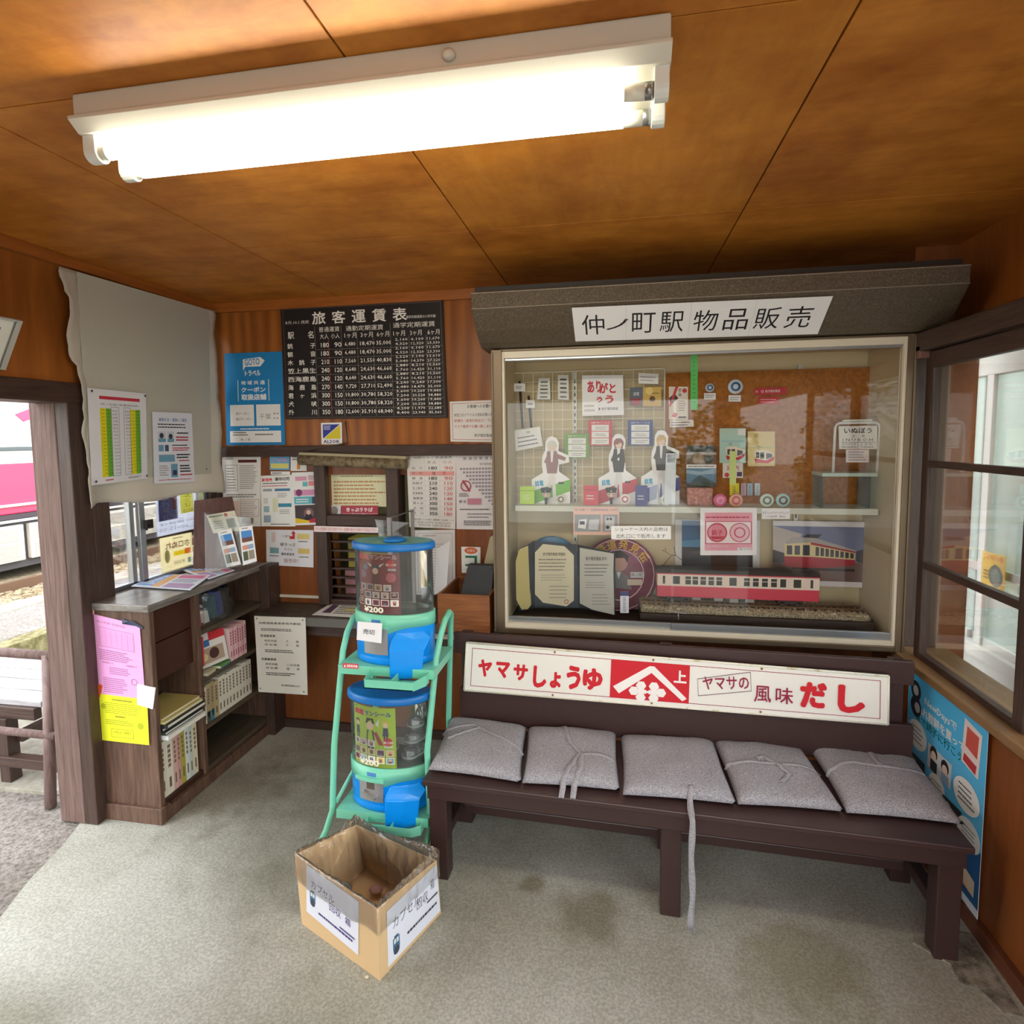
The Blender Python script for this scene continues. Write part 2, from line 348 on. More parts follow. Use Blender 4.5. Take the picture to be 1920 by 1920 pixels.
# ceiling: plywood sheets with open joints
m_ceil2 = wood('varnished_plywood_ceiling_turned', (192, 120, 38), (212, 142, 54), (2.4, .5, 1), .5, blotch=.9, c3=(214, 144, 60), bump=.03, spec=.3)
b = MB(); xs = [-2.5, -1.495, -.547, .433, 1.5]; ys = [-2.3, -.8, .17, 1.178, 2.18, 3.1]
b.mat(M((30, 18, 10), .9)).box(-2.5, 1.5, -2.3, 3.1, CZ+.008, CZ+.05)
for i in range(4):
    for j in range(5):
        b.mat(m_ceil2 if (i, j) in ((2, 3), (1, 1)) else m_ceil); b.box(xs[i]+.0025, xs[i+1]-.0025, ys[j]+.002, ys[j+1]-.002, CZ, CZ+.01)
st(b.build('ceiling', bevel=.001))
# back wall
b = MB(); b.mat(m_ply).box(-2.4, 1.5, BY, BY+.1, 1.66, CZ); b.mat(m_wains).box(-2.4, 1.5, BY, BY+.1, 0, .76)
b.mat(m_wains).box(-2.4, -1.60, BY, BY+.1, .76, 1.66); b.box(-.98, 1.5, BY, BY+.1, .76, 1.66); b.box(-1.60, -.98, BY, BY+.1, 1.50, 1.66)
st(b.build('wall_back'))
st(MB().mat(m_darkx).box(-2.28, -.56, BY-.035, BY, 1.605, 1.665).build('trim_1', bevel=.003))
st(MB().mat(wood('amber_trim', (150, 84, 30), (176, 104, 42), (.8, 8, 8), .4)).box(-2.28, -.6, BY-.03, BY, 2.425, CZ).build('trim_2', bevel=.002))
st(MB().mat(m_darkx).box(-1.985, 1.2, BY-.02, BY, 0, .05).build('baseboard_back', bevel=.002))
st(MB().mat(wood('amber_trim_left', (140, 78, 28), (168, 98, 40), (8, .8, 8), .4)).box(LX, LX+.03, -2.2, BY-.03, 2.43, CZ).build('trim_3', bevel=.002))
# left wall
b = MB(); b.mat(m_ply).box(LX-.14, LX, -2.2, 2.2, 1.95, CZ); b.box(LX-.14, LX, 2.2, BY, 2.33, CZ); b.box(LX-.14, LX, -2.2, .75, 0, 1.95)
b.mat(m_dark).box(LX-.14, LX, 2.2, BY, 0, .98); b.box(LX-.14, LX, 2.97, BY, .98, 2.33); b.box(LX-.14, LX-.02, 2.12, 2.2, 0, 1.95)
st(b.build('wall_left'))
b = MB(); b.mat(m_post).box(-2.455, -2.325, 2.06, 2.16, 0, 1.87)
dr = b.build('door_1', bevel=.006); st(dr)
MB().mat(m_dark).box(-2.325, -2.262, 2.062, 2.15, 0, 1.93).build('door_post', None, dr, .004)
MB().mat(m_darkh).box(-2.42, -2.25, .7, 2.15, 1.865, 1.95).build('door_lintel', None, dr, .004)
MB().mat(m_dark).box(-2.455, -2.26, .70, .80, 0, 1.87).build('door_post', None, dr, .004)
# left window
wn = st(MB().mat(m_dark).box(-2.34, -2.262, 2.15, 2.235, .95, 2.34).box(-2.34, -2.262, 2.235, 2.98, 2.30, 2.34).box(-2.38, -2.262, 2.235, 2.98, .96, .99).box(-2.34, -2.29, 2.93, 2.98, .99, 2.3).build('window_1', bevel=.003))
b = MB(); b.mat(m_alu)
b.box(-2.36, -2.33, 2.41, 2.435, .99, 2.3).box(-2.33, -2.305, 2.445, 2.475, .99, 2.3); b.mat(M((60, 52, 50), .5)).box(-2.345, -2.325, 2.475, 2.488, .99, 2.3)
b.mat(m_alu).box(-2.36, -2.33, 2.235, 2.445, .99, 1.01).box(-2.33, -2.305, 2.445, 2.93, .99, 1.015).box(-2.345, -2.31, 2.90, 2.93, .99, 2.3)
b.build('window_frame', None, wn, .002)
MB().mat(m_glass).box(-2.347, -2.343, 2.235, 2.93, 1.0, 2.3).build('pane', None, wn)
b = MB(); b.mat(M((70, 66, 64), .35, .8)); p = at(277, 985, 0, -2.30); b.box(-2.305, -2.285, p.y-.02, p.y+.02, p.z-.015, p.z+.03); b.tube([(-2.285, p.y, p.z), (-2.28, p.y-.03, p.z+.015), (-2.28, p.y-.03, p.z-.02)], .006, 8)
b.build('latch', None, wn)
# right wall
b = MB(); b.mat(m_ply).box(1.40, 1.5, -2.2, BY, 2.02, CZ); b.mat(m_wains).box(RX, 1.40, -.3, 2.76, 0, .745); b.box(RX+.02, 1.5, 2.76, BY, 0, CZ)
st(b.build('wall_right'))
w2 = st(MB().mat(m_darkh).box(1.19, 1.42, -2.2, 2.76, 2.022, 2.098).build('window_2', bevel=.004))
MB().mat(wood('tan_sill', (118, 88, 56), (146, 112, 74), (9, .8, 9), .5)).box(1.17, 1.40, -.3, 2.76, .745, .775).build('window_sill', None, w2, .004)
def sash(y0, y1, x0, x1, par):
    s = MB().mat(m_dark).box(x0, x1, y1-.045, y1, .775, 2.022).box(x0, x1, y0, y0+.05, .775, 2.022); s.mat(m_darkh)
    for z0, z1 in ((.775, .80), (1.150, 1.178), (1.562, 1.588), (1.955, 2.022)): s.box(x0, x1, y0+.05, y1-.045, z0, z1)
    o = s.build('sash', None, par, .003)
    MB().mat(m_glass).box((x0+x1)/2-.0015, (x0+x1)/2+.0015, y0+.05, y1-.045, .80, 1.955).build('pane', None, o)
sash(1.94, 2.60, 1.225, 1.255, w2); sash(1.10, 1.97, 1.262, 1.292, w2)
MB().mat(m_dark).box(1.21, 1.36, 2.70, 2.76, .775, 2.022).build('window_post', None, w2, .003)
MB().mat(wood('pinkish_bracket', (110, 76, 66), (130, 92, 80), (9, 9, 1))).box(1.19, 1.30, 2.58, 2.62, 1.995, 2.045).build('head_block', None, w2, .003)
st(MB().mat(wood('brown_skirting', (86, 46, 28), (108, 60, 38), (9, .8, 9), .5)).box(1.195, RX, -.3, 3.0, 0, .055).build('baseboard_right', bevel=.003))
# rear wall with wide entrance, behind the viewer
b = MB(); b.mat(m_ply).box(-2.42, -1.6, -2.3, -2.2, 0, CZ).box(1.2, 1.5, -2.3, -2.2, 0, CZ).box(-1.6, 1.2, -2.3, -2.2, 2.15, CZ); st(b.build('wall_rear'))
# office behind the ticket window
b = MB(); b.mat(M((196, 190, 160), .8)).box(-1.9, -.7, 3.9, 3.95, .6, 1.9).mat(M((120, 112, 96), .8)).box(-1.9, -.7, 3.12, 3.9, .62, .7).box(-1.9, -.7, 3.12, 3.9, 1.75, 1.8).box(-1.9, -1.86, 3.12, 3.9, .7, 1.8).box(-.74, -.7, 3.12, 3.9, .7, 1.8)
st(b.build('wall_office'))
# curb along the right wall, broken cement
b = MB(); b.mat(speckle('dirty_cement', (92, 86, 76), (150, 144, 130), 20, .95, bump=.8))
pv = [at(x, y, 2, .0) for x, y in ((1712, 1770), (1760, 1755), (1770, 1745), (1822, 1757), (1919, 1910), (1880, 1900), (1850, 1870), (1830, 1850), (1800, 1845), (1782, 1810))]
b.prism([(p.x, p.y) for p in pv], 2, 0, .006); st(b.build('trim_4'))

# ================================================================== FLUORESCENT LAMP
lt = thing('ceiling_lamp', 'long twin-tube fluorescent lamp glowing under the plywood ceiling', 'lamp', (-.55, 1.25, 2.4))
m_lampw = M((206, 200, 184), .45, name='aged_white_enamel')
x0, x1 = -1.2, .098
b = MB(); b.mat(m_lampw).prism([(1.16, CZ-.001), (1.16, 2.43), (1.19, 2.408), (1.33, 2.404), (1.36, 2.43), (1.36, CZ-.001)], 0, x0, x1); b.build('housing', None, lt, .004)
MB().mat(m_lampw).prism([(1.15, 2.425), (1.15, 2.418), (1.175, 2.398), (1.345, 2.393), (1.372, 2.414), (1.372, 2.42), (1.345, 2.403), (1.175, 2.408)], 0, x0-.005, x1+.002).build('reflector', None, lt, .001)
for yy in (1.205, 1.30):
    o = MB().mat(emit('lit_tube', (255, 252, 236), TUBE)).tube([(x0+.045, yy, 2.366), (x1-.085, yy, 2.366)], .0155, 16).build('tube', None, lt)
    MB().mat(M((225, 222, 205), .3)).tube([(x1-.085, yy, 2.366), (x1-.045, yy, 2.366)], .0155, 16).mat(M((150, 150, 150), .3, .8)).tube([(x1-.045, yy, 2.366), (x1-.028, yy, 2.366)], .016, 16).build('cap', None, o)
    MB().mat(M((225, 222, 205), .3)).tube([(x0+.028, yy, 2.366), (x0+.045, yy, 2.366)], .0155, 16).build('cap', None, o)
    for xa, xb in ((x0-.004, x0+.028), (x1-.028, x1)):
        pr = [(yy-.022, 2.405), (yy-.022, 2.366)]+[(yy-.022*math.cos(t*math.pi/8), 2.366-.022*math.sin(t*math.pi/8)) for t in range(1, 8)]+[(yy+.022, 2.366), (yy+.022, 2.405)]
        MB().mat(M((225, 228, 220), .4)).prism(pr, 0, xa, xb).build('socket', None, lt, .002)
MB().mat(m_lampw).sphere((-.325, 1.155, 2.448), .014, 1, 1, .8).build('knob', None, lt)

# ================================================================== GROUND AND STATION OUTSIDE
gr = MB().mat(m_gravel).prism([(-4.47, -6), (2.5, -6), (2.5, -2.2), (-1.66, -2.2), (-1.66, 0), (-1.83, .6), (-1.97, 1.1), (-2.15, 1.58), (-2.22, 1.75), (-2.27, 1.93), (-2.33, 2.07), (-2.33, 16), (-4.47, 16)], 2, -.3, -.008).build('ground'); st(gr)
st(MB().mat(m_concrete).prism([(-4.44, 2.18), (-2.72, 2.22), (-2.50, 2.30), (-2.45, 2.5), (-2.45, 7), (-4.44, 7)], 2, -.1, .012).build('path_slab', bevel=.004))
st(MB().mat(m_gravel).mat(m_gravel).box(2.0, 30, -30, 30, -.3, -.02).build('ground'))
b = MB(); b.mat(m_moss).box(-4.62, -4.46, 1, 17, -.3, .19).mat(m_gravel).box(-5.35, -4.62, 1, 17, -.3, .192).mat(m_concrete).box(-5.62, -5.35, 1, 17, -.3, .2)
st(b.build('platform', bevel=.01))
st(MB().mat(m_ballast).box(-30, -5.6, -8, 30, -.6, -.04).build('ballast_bed'))
g = MB(); rg = random.Random(3); g.mat(M((150, 176, 92), .8))
for i in range(2600):
    x = rg.uniform(-6.25, -5.65); y = rg.uniform(3.8, 8); h = rg.uniform(.03, .09); a = rg.uniform(0, 3.1); w = .006
    g.add([(x-w*math.cos(a), y-w*math.sin(a), -.04), (x+w*math.cos(a), y+w*math.sin(a), -.04), (x+rg.uniform(-.03, .03), y+rg.uniform(-.03, .03), h-.04)], [(0, 1, 2)])
tag(g.build('grass', fix=False), 'pale green grass growing between platform edge and ballast', 'grass', kind='stuff')
s_ = MB(); s_.mat(m_ballast)
for i in range(2600):
    x = rg.uniform(-7.4, -5.9); y = rg.uniform(3.9, 10); x = min(x, -6.32); r_ = rg.uniform(.02, .045)
    s_.X = Matrix.Translation((x, y, -.04)) @ Matrix.Rotation(rg.uniform(0, 3), 4, 'Z') @ Matrix.Rotation(rg.uniform(0, 3), 4, 'X'); s_.box(-r_, r_, -r_*.7, r_*.7, -r_*.6, r_*.6)
s_.X = None
tag(s_.build('ballast', fix=False), 'tan crushed stone ballast lying beside the train', 'stones', kind='stuff')
st(MB().mat(M((110, 84, 66), .6, .4)).box(-7.0, -6.93, 0, 20, -.03, .08).build('rail'))
# train
TX0 = -7.5
tr = thing('train', 'pink and cream electric train standing at the platform outside', 'train', (TX0-1.3, 8, 0))
m_pink = M((196, 62, 98), .35, name='pink_paint'); m_cr = M((214, 208, 196), .35, name='cream_train_paint'); m_gr = M((170, 164, 156), .6)
b = MB(); b.mat(m_pink).box(TX0-2.6, TX0, .5, 15.5, .80, 1.44).mat(m_cr).box(TX0-2.6, TX0, .5, 15.5, 1.44, 3.1); b.build('body', None, tr, .02)
MB().mat(m_cr).box(TX0, TX0+.03, .5, 15.5, .90, .93).mat(M((60, 50, 56), .6)).box(TX0-.02, TX0+.01, .5, 15.5, .74, .80).mat(M((225, 220, 214), .5)).box(TX0, TX0+.03, .5, 15.5, .70, .73).build('side_rail', None, tr)
MB().mat(M((74, 70, 72), .5)).box(TX0-2.5, TX0-.05, .6, 15.4, .1, .74).build('underframe', None, tr)
for i in range(8):
    y0 = 5.80-1.9+i*1.62
    if i in (5,): y0 += .0
    f = MB(); f.mat(m_cr)
    for k in (0, 1):
        ya = y0+k*.66; f.box(TX0-.05, TX0+.02, ya, ya+.58, .2, .66)
    o = f.build('equipment_box', None, tr, .01)
    q = MB(); q.mat(m_gr)
    for k in (0, 1):
        ya = y0+k*.66
        for zz in range(14):
            z0 = .23+zz*.029
            if zz != 7: q.box(TX0+.02, TX0+.028, ya+.05, ya+.53, z0, z0+.018)
    q.build('louvre', None, o)
for i in range(5):
    y0 = 5.95-3.0+i*2.3
    w_ = MB().mat(M((80, 90, 92), .4)).box(TX0-.01, TX0+.015, y0, y0+1.4, 1.60, 2.5).build('window', None, tr, .01)
    MB().mat(M((205, 214, 210), .15, name='bright_train_glass')).box(TX0+.015, TX0+.02, y0+.05, y0+1.35, 1.65, 2.45).build('pane', None, w_)
MB().mat(M((220, 70, 110), .5)).prism([(6.1, 2.06), (6.45, 2.2), (6.6, 2.12), (6.2, 1.97)], 0, TX0+.021, TX0+.03).mat(M((236, 180, 80), .5)).prism([(6.5, 2.02), (6.62, 2.1), (6.66, 1.96), (6.56, 1.9)], 0, TX0+.021, TX0+.03).build('hanging_decoration', None, tr)
# outdoor bench beside the doorway
pb = thing('platform_bench', 'weathered grey slatted bench with round rails outside the doorway', 'bench', (-3.0, 2.6, 0))
m_ob = wood('greyed_slats', (150, 146, 148), (190, 188, 192), (.8, 9, 9), .8); m_rp = wood('stained_pole', (96, 72, 66), (138, 116, 110), (9, 9, .8), .6)
b = MB(); b.mat(m_ob)
for i in range(5): b.box(-4.1, -2.78, 2.28+i*.115, 2.385+i*.115, .40, .43)
b.build('seat', None, pb, .004)
MB().mat(m_rp).tube([(-2.60, 2.14, 0), (-2.645, 2.22, .70)], .024, 12).build('post', None, pb)
MB().mat(m_rp).tube([(-4.2, 2.22, .70), (-2.58, 2.22, .695)], .022, 12).build('rail', None, pb)
MB().mat(m_rp).tube([(-4.2, 2.17, .34), (-2.57, 2.17, .33)], .018, 12).build('rail', None, pb)
MB().mat(m_darkx).box(-4.1, -2.8, 2.26, 2.30, .34, .40).build('apron', None, pb, .003)
MB().mat(m_darkx).box(-4.1, -2.66, 2.24, 2.29, .10, .15).build('stretcher', None, pb, .003)
MB().mat(m_dark).box(-3.02, -2.96, 2.25, 2.31, .012, .34).build('leg', None, pb, .003)
MB().mat(m_dark).box(-2.98, -2.93, 2.3, 2.86, .20, .25).build('stretcher', None, pb, .003)
tag(MB().mat(M((150, 154, 156), .5)).box(-2.62, -2.58, 2.32, 2.40, .012, .78).build('grey_board', bevel=.003), 'narrow grey board standing behind the doorway post outside', 'board')
# porch windows beyond the right hand sashes
OX = 1.78
b = MB(); b.mat(M((224, 226, 220), .7)).box(OX, OX+.1, 1.9, 6.2, -.02, .60).box(OX, OX+.1, 1.9, 6.2, 2.05, 2.6).box(1.5, OX, 6.1, 6.2, 0, 2.6).box(OX, OX+.1, 1.9, 1.98, .6, 2.05); b.mat(M((196, 192, 184), .7)).box(1.5, OX+.1, 2.76, 6.2, 2.45, 2.5).mat(m_concrete).box(1.45, OX, 1.9, 6.2, -.05, -.0)
st(b.build('wall_porch'))
w3 = st(MB().mat(M((222, 222, 214), .4)).box(OX-.05, OX+.03, 1.98, 6.1, .60, .66).box(OX-.03, OX+.03, 1.98, 6.1, 1.97, 2.05).build('window_3', bevel=.003))
for y in (2.02, 3.10, 4.3, 5.5):
    f = MB().mat(M((226, 226, 220), .35)).box(OX-.03, OX-.01, y, y+.05, .66, 1.97).mat(M((92, 98, 104), .35)).box(OX-.012, OX+.01, y+.05, y+.075, .66, 1.97).mat(M((226, 226, 220), .35)).box(OX, OX+.03, y+.075, y+.12, .66, 1.97)
    f.box(OX-.02, OX+.01, y+.12, y+1.1, .66, .70).build('window_frame', None, w3, .002)
    MB().mat(m_frost).box(OX-.004, OX, y+.1, y+1.1, .70, 1.97).build('pane', None, w3)
MB().mat(M((206, 204, 196), .6)).box(OX-.02, OX-.008, 1.98, 6.1, 1.02, 1.06).build('rail', None, w3)
sheet('notice', 'yellow notice with small grey engine drawing stuck on the porch window', 'notice', 0, OX-.035, [(1842, 1032), (1886, 1044), (1883, 1114), (1839, 1094)], (232, 190, 70), [('t', 'こども110番', .08, .05, .92, .2, (214, 70, 50), .02), ('c', .62, .62, .3, (92, 100, 88), 1.0), ('c', .62, .62, .2, (130, 136, 124)), ('r', .55, .3, .66, .42, (80, 88, 80)), ('l', .1, .5, .34, .8, 3, (150, 120, 60))])
# shrubs seen as reflections in the showcase glass
def shrub(x, y, h, r, lab, seed):
    rr = random.Random(seed); t = thing('shrub', lab, 'shrub', (x, y, 0), 'garden shrubs outside the right hand entrance')
    MB().mat(M((90, 70, 50), .9)).tube([(x, y, -.02), (x+.05, y, h*.5)], .05, 8).build('trunk', None, t)
    f = MB(); ms = [M((70, 110, 40), .6), M((110, 150, 70), .5), M((50, 84, 34), .6)]
    for i in range(1500):
        a, e = rr.uniform(0, 6.28), rr.uniform(-1, 1); q = r*rr.uniform(.6, 1); c = Vector((x+q*math.cos(a)*math.sqrt(1-e*e), y+q*math.sin(a)*math.sqrt(1-e*e), h*.55+h*.45*e*rr.uniform(.6, 1)))
        f.mat(ms[i % 3]); f.X = Matrix.Translation(c) @ Matrix.Rotation(rr.uniform(0, 6), 4, 'Z') @ Matrix.Rotation(rr.uniform(0, 3), 4, 'X')
        s = .07; f.add([(-s, 0, 0), (0, -s*.5, 0), (s, 0, 0), (0, s*.5, .01)], [(0, 1, 2, 3)])
    f.X = None; tag(f.build('foliage', None, t, fix=False), None, None, kind='stuff')
for i, (x, y, h, r) in enumerate(((3.6, -4.6, 1.9, .8), (2.0, -7.2, 2.4, .95), (5.2, -8.2, 3.2, 1.2))): shrub(x, y, h, r, 'leafy green shrub mirrored in the showcase glass', i)

# ================================================================== TICKET WINDOW, COUNTER
tw = thing('ticket_window', 'dark timber ticket window with slatted shutter below a lit glass pane', 'window', (-1.29, BY-.03, .76))
def PB(x, y, v=BY-.02): return at(x, y, 1, v)
a, c = PB(603, 855), PB(762, 1130)
tp, bt = PB(614, 868), PB(740, 980)
b = MB().mat(m_dark).box(-1.665, -1.60, BY-.05, BY+.06, .76, 1.605).box(-1.24, -1.17, BY-.05, BY+.06, .76, 1.605).mat(m_darkx).box(-1.60, -1.24, BY-.045, BY+.06, 1.215, 1.275).box(-1.60, -1.24, BY-.03, BY+.06, 1.56, 1.605).box(-1.60, -1.24, BY-.03, BY+.06, .76, .79)
b.build('frame', None, tw, .003)
for i in range(8):
    z = 1.165-i*.052; MB().mat(m_darkx).box(-1.60, -1.24, BY-.01, BY+.02, z, z+.012).build('slat', None, tw, .002)
MB().mat(m_glass).box(-1.60, -1.24, BY+.03, BY+.034, 1.275, 1.56).build('pane', None, tw)
# things behind the slats
tag(MB().mat(M((190, 178, 90), .6)).box(-1.56, -1.30, 3.14, 3.36, .93, 1.12).build('yellow_file_box', bevel=.005), 'yellow file box seen behind the ticket window slats', 'box')
tag(MB().mat(M((196, 140, 150), .6)).box(-1.58, -1.36, 3.13, 3.34, .702, .925).build('pink_file_box', bevel=.005), 'pink file box below the yellow one behind the slats', 'box')
lo = tag(MB().mat(emit('office_tube', (236, 255, 214), 7)).tube([(-1.55, 3.15, 1.56), (-1.22, 3.15, 1.56)], .012, 10).build('office_lamp'), 'lit tube lamp glowing behind the ticket window notice', 'lamp')
# old dusty lamp above the ticket window
dl = thing('dusty_lamp', 'old dust covered tube lamp cover above the ticket window', 'lamp', (-1.4, BY-.07, 1.55))
p0, p1 = at(562, 862, 1, BY-.07), at(762, 870, 1, BY-.07)
m_dust = speckle('dusty_enamel', (92, 78, 56), (150, 134, 104), 30, .8, c3=(60, 44, 30), bump=.4)
MB().mat(m_dust).tube([p0, p1], .030, 14).build('cover', None, dl)
MB().mat(M((170, 160, 130), .6)).bar(p0+Vector((0, .02, .032)), p1+Vector((0, .02, .032)), .06, .02).build('backplate', None, dl, .003)
MB().mat(M((70, 60, 48), .7)).tube([at(648, 790, 1, BY-.01), at(652, 830, 1, BY-.02), at(560, 850, 1, BY-.05)], .004, 6).build('cord', None, dl)
# counter
ct = thing('counter', 'dark timber ticket counter along the back wall', 'counter', (-1.2, 2.9, 0))
m_top = speckle('worn_dark_counter', (58, 50, 42), (84, 74, 62), 24, .5)
MB().mat(m_top).box(-1.93, -.56, 2.765, BY, .705, .755).build('worktop', None, ct, .004)
MB().mat(M((98, 96, 90), .6)).box(-1.93, -.56, 2.757, 2.765, .708, .752).build('edge_strip', None, ct)
MB().mat(m_darkx).box(-1.93, -.56, 2.80, 2.84, .64, .705).build('rail', None, ct, .003)
MB().mat(M((210, 205, 190), .5)).box(-2.0, -1.68, BY-.012, BY-.002, .785, .80).build('bead', None, ct)
MB().mat(m_dark).box(-1.985, -1.93, 2.90, BY, .0, .99).build('upright', None, ct, .003)
sheet3('price_list', 'white printed sheet lying on the ticket counter beside the capsule machine', 'paper', [at(621, 1131, 2, .757), at(700, 1133, 2, .757), at(700, 1160, 2, .757), at(585, 1153, 2, .757)], PAPER,
  [('r', .1, .15, .25, .8, (90, 60, 90)), ('l', .3, .15, .9, .85, 5, (120, 110, 90)), ('r', .45, .4, .85, .6, (220, 210, 140))])

# ================================================================== PAPERS ON THE BACK WALL
def back(name, label, px, col, items, v=BY-.004, cat='notice', **k): return sheet(name, label, cat, 1, v, px, col, items, **k)
# fare board
st_n = ['銚　　　子', '観　　　音', '木　銚　子', '笠上黒生', '西海鹿島', '海　鹿　島', '君　ヶ　浜', '犬　　　吠', '外　　　川']
fare = [('180', '90', '6,480', '18,470', '35,000'), ('180', '90', '6,480', '18,470', '35,000'), ('210', '110', '7,560', '21,550', '40,830'), ('240', '120', '8,640', '24,630', '46,660'), ('240', '120', '8,640', '24,630', '46,660'), ('270', '140', '9,720', '27,710', '52,490'), ('300', '150', '10,800', '30,780', '58,320'), ('300', '150', '10,800', '30,780', '58,320'), ('350', '180', '12,600', '35,910', '68,040')]
f2 = [('2,160', '6,160', '11,670'), ('4,320', '12,320', '23,330'), ('2,160', '6,160', '11,670'), ('4,320', '12,320', '23,330'), ('2,520', '7,190', '13,610'), ('5,040', '14,370', '27,220'), ('2,880', '8,210', '15,560'), ('5,760', '16,420', '31,110'), ('2,880', '8,210', '15,560'), ('5,760', '16,420', '31,110'), ('3,240', '9,240', '17,500'), ('6,480', '18,470', '35,000'), ('3,600', '10,260', '19,440'), ('7,200', '20,520', '38,880'), ('3,600', '10,260', '19,440'), ('7,200', '20,520', '38,880'), ('4,200', '11,970', '22,680'), ('8,400', '23,940', '45,360')]
CH = (250, 248, 240); it = [('o', .012, .018, .988, .99, (92, 70, 62), .004)]
for i, ch in enumerate('旅客運賃表'): it.append(('t', ch, .20+i*.125, .055, .285+i*.125, .165, CH, .018))
it += [('t', 'R元.10.1 改定', .03, .125, .18, .155, CH), ('t', '通学定期運賃は小児半額', .78, .125, .955, .15, CH)]
it += [('t', '駅　　名', .04, .22, .205, .285, CH, .01), ('t', '普通運賃', .24, .19, .37, .235, CH), ('t', '通勤定期運賃', .41, .19, .64, .235, CH), ('t', '通学定期運賃', .70, .18, .95, .225, CH)]
it += [('t', s, x, .25, x+w, .295, CH) for s, x, w in (('大人', .245, .055), ('小人', .315, .055), ('1ヶ月', .40, .075), ('3ヶ月', .50, .075), ('6ヶ月', .60, .075), ('1ヶ月', .70, .07), ('3ヶ月', .80, .07), ('6ヶ月', .905, .07))]
cx = ((.25, .05), (.335, .045), (.40, .08), (.495, .09), (.595, .09))
for r in range(9):
    y = .325+r*.074
    if r > 0: it.append(('r', .225, y-.012, .99, y-.0095, (150, 140, 130)))
    it.append(('t', st_n[r], .035, y, .215, y+.048, CH, .012))
    for (x, w), s in zip(cx, fare[r]): it.append(('t', s, x, y+.004, x+w*(len(s)/6 if len(s) > 3 else 1), y+.044, CH, .008))
    for h in (0, 1):
        for x, s in zip((.72, .815, .91), f2[r*2+h]): it.append(('t', s, x-.01, y-.012+h*.037, x-.01+.075, y+.014+h*.037, CH, .004))
for x in (.225, .31, .39, .487, .585, .69, .80, .90): it.append(('r', x, .30 if x in (.31, .487, .585, .8, .9) else .19, x+.0025, .98, (130, 120, 112) if x != .31 else (190, 80, 60)))
back('fare_board', 'black hand-lettered fare board with white figures under the ceiling trim', [(528, 577), (831, 561.5), (840, 783), (538, 786)], (26, 22, 24), it, v=BY-.008, cat='sign', th=.012)
# blue coupon poster
BL_ = (22, 134, 200); w = (240, 244, 246)
back('coupon_poster', 'bright blue travel coupon poster with two white boxes left of the fare board', [(421, 663), (529, 659), (535, 834), (425, 835)], BL_,
  [('p', [(.32, .07), (.62, .05), (.70, .09), (.62, .15), (.36, .15), (.32, .19)], w), ('tr', 'GOTO', .48, .10, .26, .07, -.06, BL_, .015), ('t', 'トラベル', .35, .19, .62, .25, w, .03),
   ('r', .22, .29, .23, .52, w), ('r', .75, .29, .76, .52, w), ('t', '地 域 共 通', .28, .30, .69, .345, w, .02), ('t', 'クーポン', .28, .37, .70, .425, w, .03), ('t', '取扱店舗', .28, .445, .71, .51, w, .03),
   ('r', .08, .56, .49, .79, WHITE), ('r', .53, .56, .94, .79, WHITE), ('t', '紙クーポン', .18, .64, .40, .67, INK), ('t', '電子クーポン', .18, .70, .45, .73, INK), ('t', '千葉', .58, .66, .78, .72, (150, 150, 150)), ('t', '都 道', .82, .65, .91, .67, INK), ('t', '府 県', .82, .7, .91, .72, INK),
   ('l', .25, .81, .75, .835, 1, w), ('r', .07, .845, .94, .97, WHITE), ('l', .12, .85, .4, .9, 2, INK, .4), ('l', .5, .87, .9, .9, 1, (120, 120, 120)), ('t', '仲 ノ 町', .25, .925, .42, .955, INK)], cat='poster')
back('security_sticker', 'small blue and yellow security sticker below the fare board', [(602, 793), (641, 792), (642, 833), (603, 833)], WHITE,
  [('p', [(.08, .08), (.9, .08), (.08, .74)], (40, 56, 150)), ('p', [(.92, .1), (.92, .74), (.12, .74)], (222, 206, 40)), ('l', .12, .12, .5, .34, 3, (230, 230, 250), .4), ('t', 'ALSOK', .1, .79, .88, .95, (60, 40, 120), .02)], cat='sticker')
back('request_notice', 'white notice with red lines and text beside the fare board', [(843, 753), (926, 750), (927, 829), (845, 828)], PAPER,
  [('o', .05, .05, .99, .95, (200, 120, 120), .012), ('t', 'お客様へのお願い', .4, .09, .95, .18, INK, .01), ('t', '新型コロナウイルス感染対策の為', .1, .3, .97, .38, INK), ('t', '駅構内（座席利用含む）では', .1, .44, .97, .52, (190, 50, 40)), ('t', 'マスク着用でお願い致します。', .1, .58, .97, .66, (190, 50, 40)), ('t', '銚子電気鉄道', .55, .8, .95, .88, INK)])
GREY = (120, 116, 116)
back('timetable_sheet', 'white sheet of small tables, partly hidden by the leaflet stand', [(416, 853), (489, 852), (490, 987), (420, 987)], PAPER,
  [('l', .1, .03, .35, .07, 2, GREY), ('o', .08, .14, .4, .5, GREY), ('l', .12, .17, .36, .48, 8, GREY, .3), ('r', .42, .07, .9, .11, (90, 30, 36)), ('l', .45, .14, .9, .48, 12, (150, 140, 140), .4), ('l', .1, .54, .9, .6, 2, GREY), ('r', .06, .64, .42, .94, (226, 196, 176)), ('l', .46, .64, .92, .84, 8, (180, 150, 140), .4), ('o', .45, .62, .95, .86, (180, 120, 110)), ('r', .5, .88, .8, .96, (140, 120, 116))])
back('picture_card', 'small blue and yellow picture card below the timber rail', [(506, 851), (543, 881)], (110, 176, 216), [('t', 'こども', .15, .25, .85, .5, (240, 120, 170), .02), ('r', .05, .6, .95, .9, (220, 214, 120))], cat='card')
back('picture_card', 'small white card with an orange square below the timber rail', [(545, 851), (575, 883)], WHITE, [('l', .1, .1, .9, .4, 2, GREY), ('r', .4, .55, .6, .9, (224, 140, 60))], cat='card')
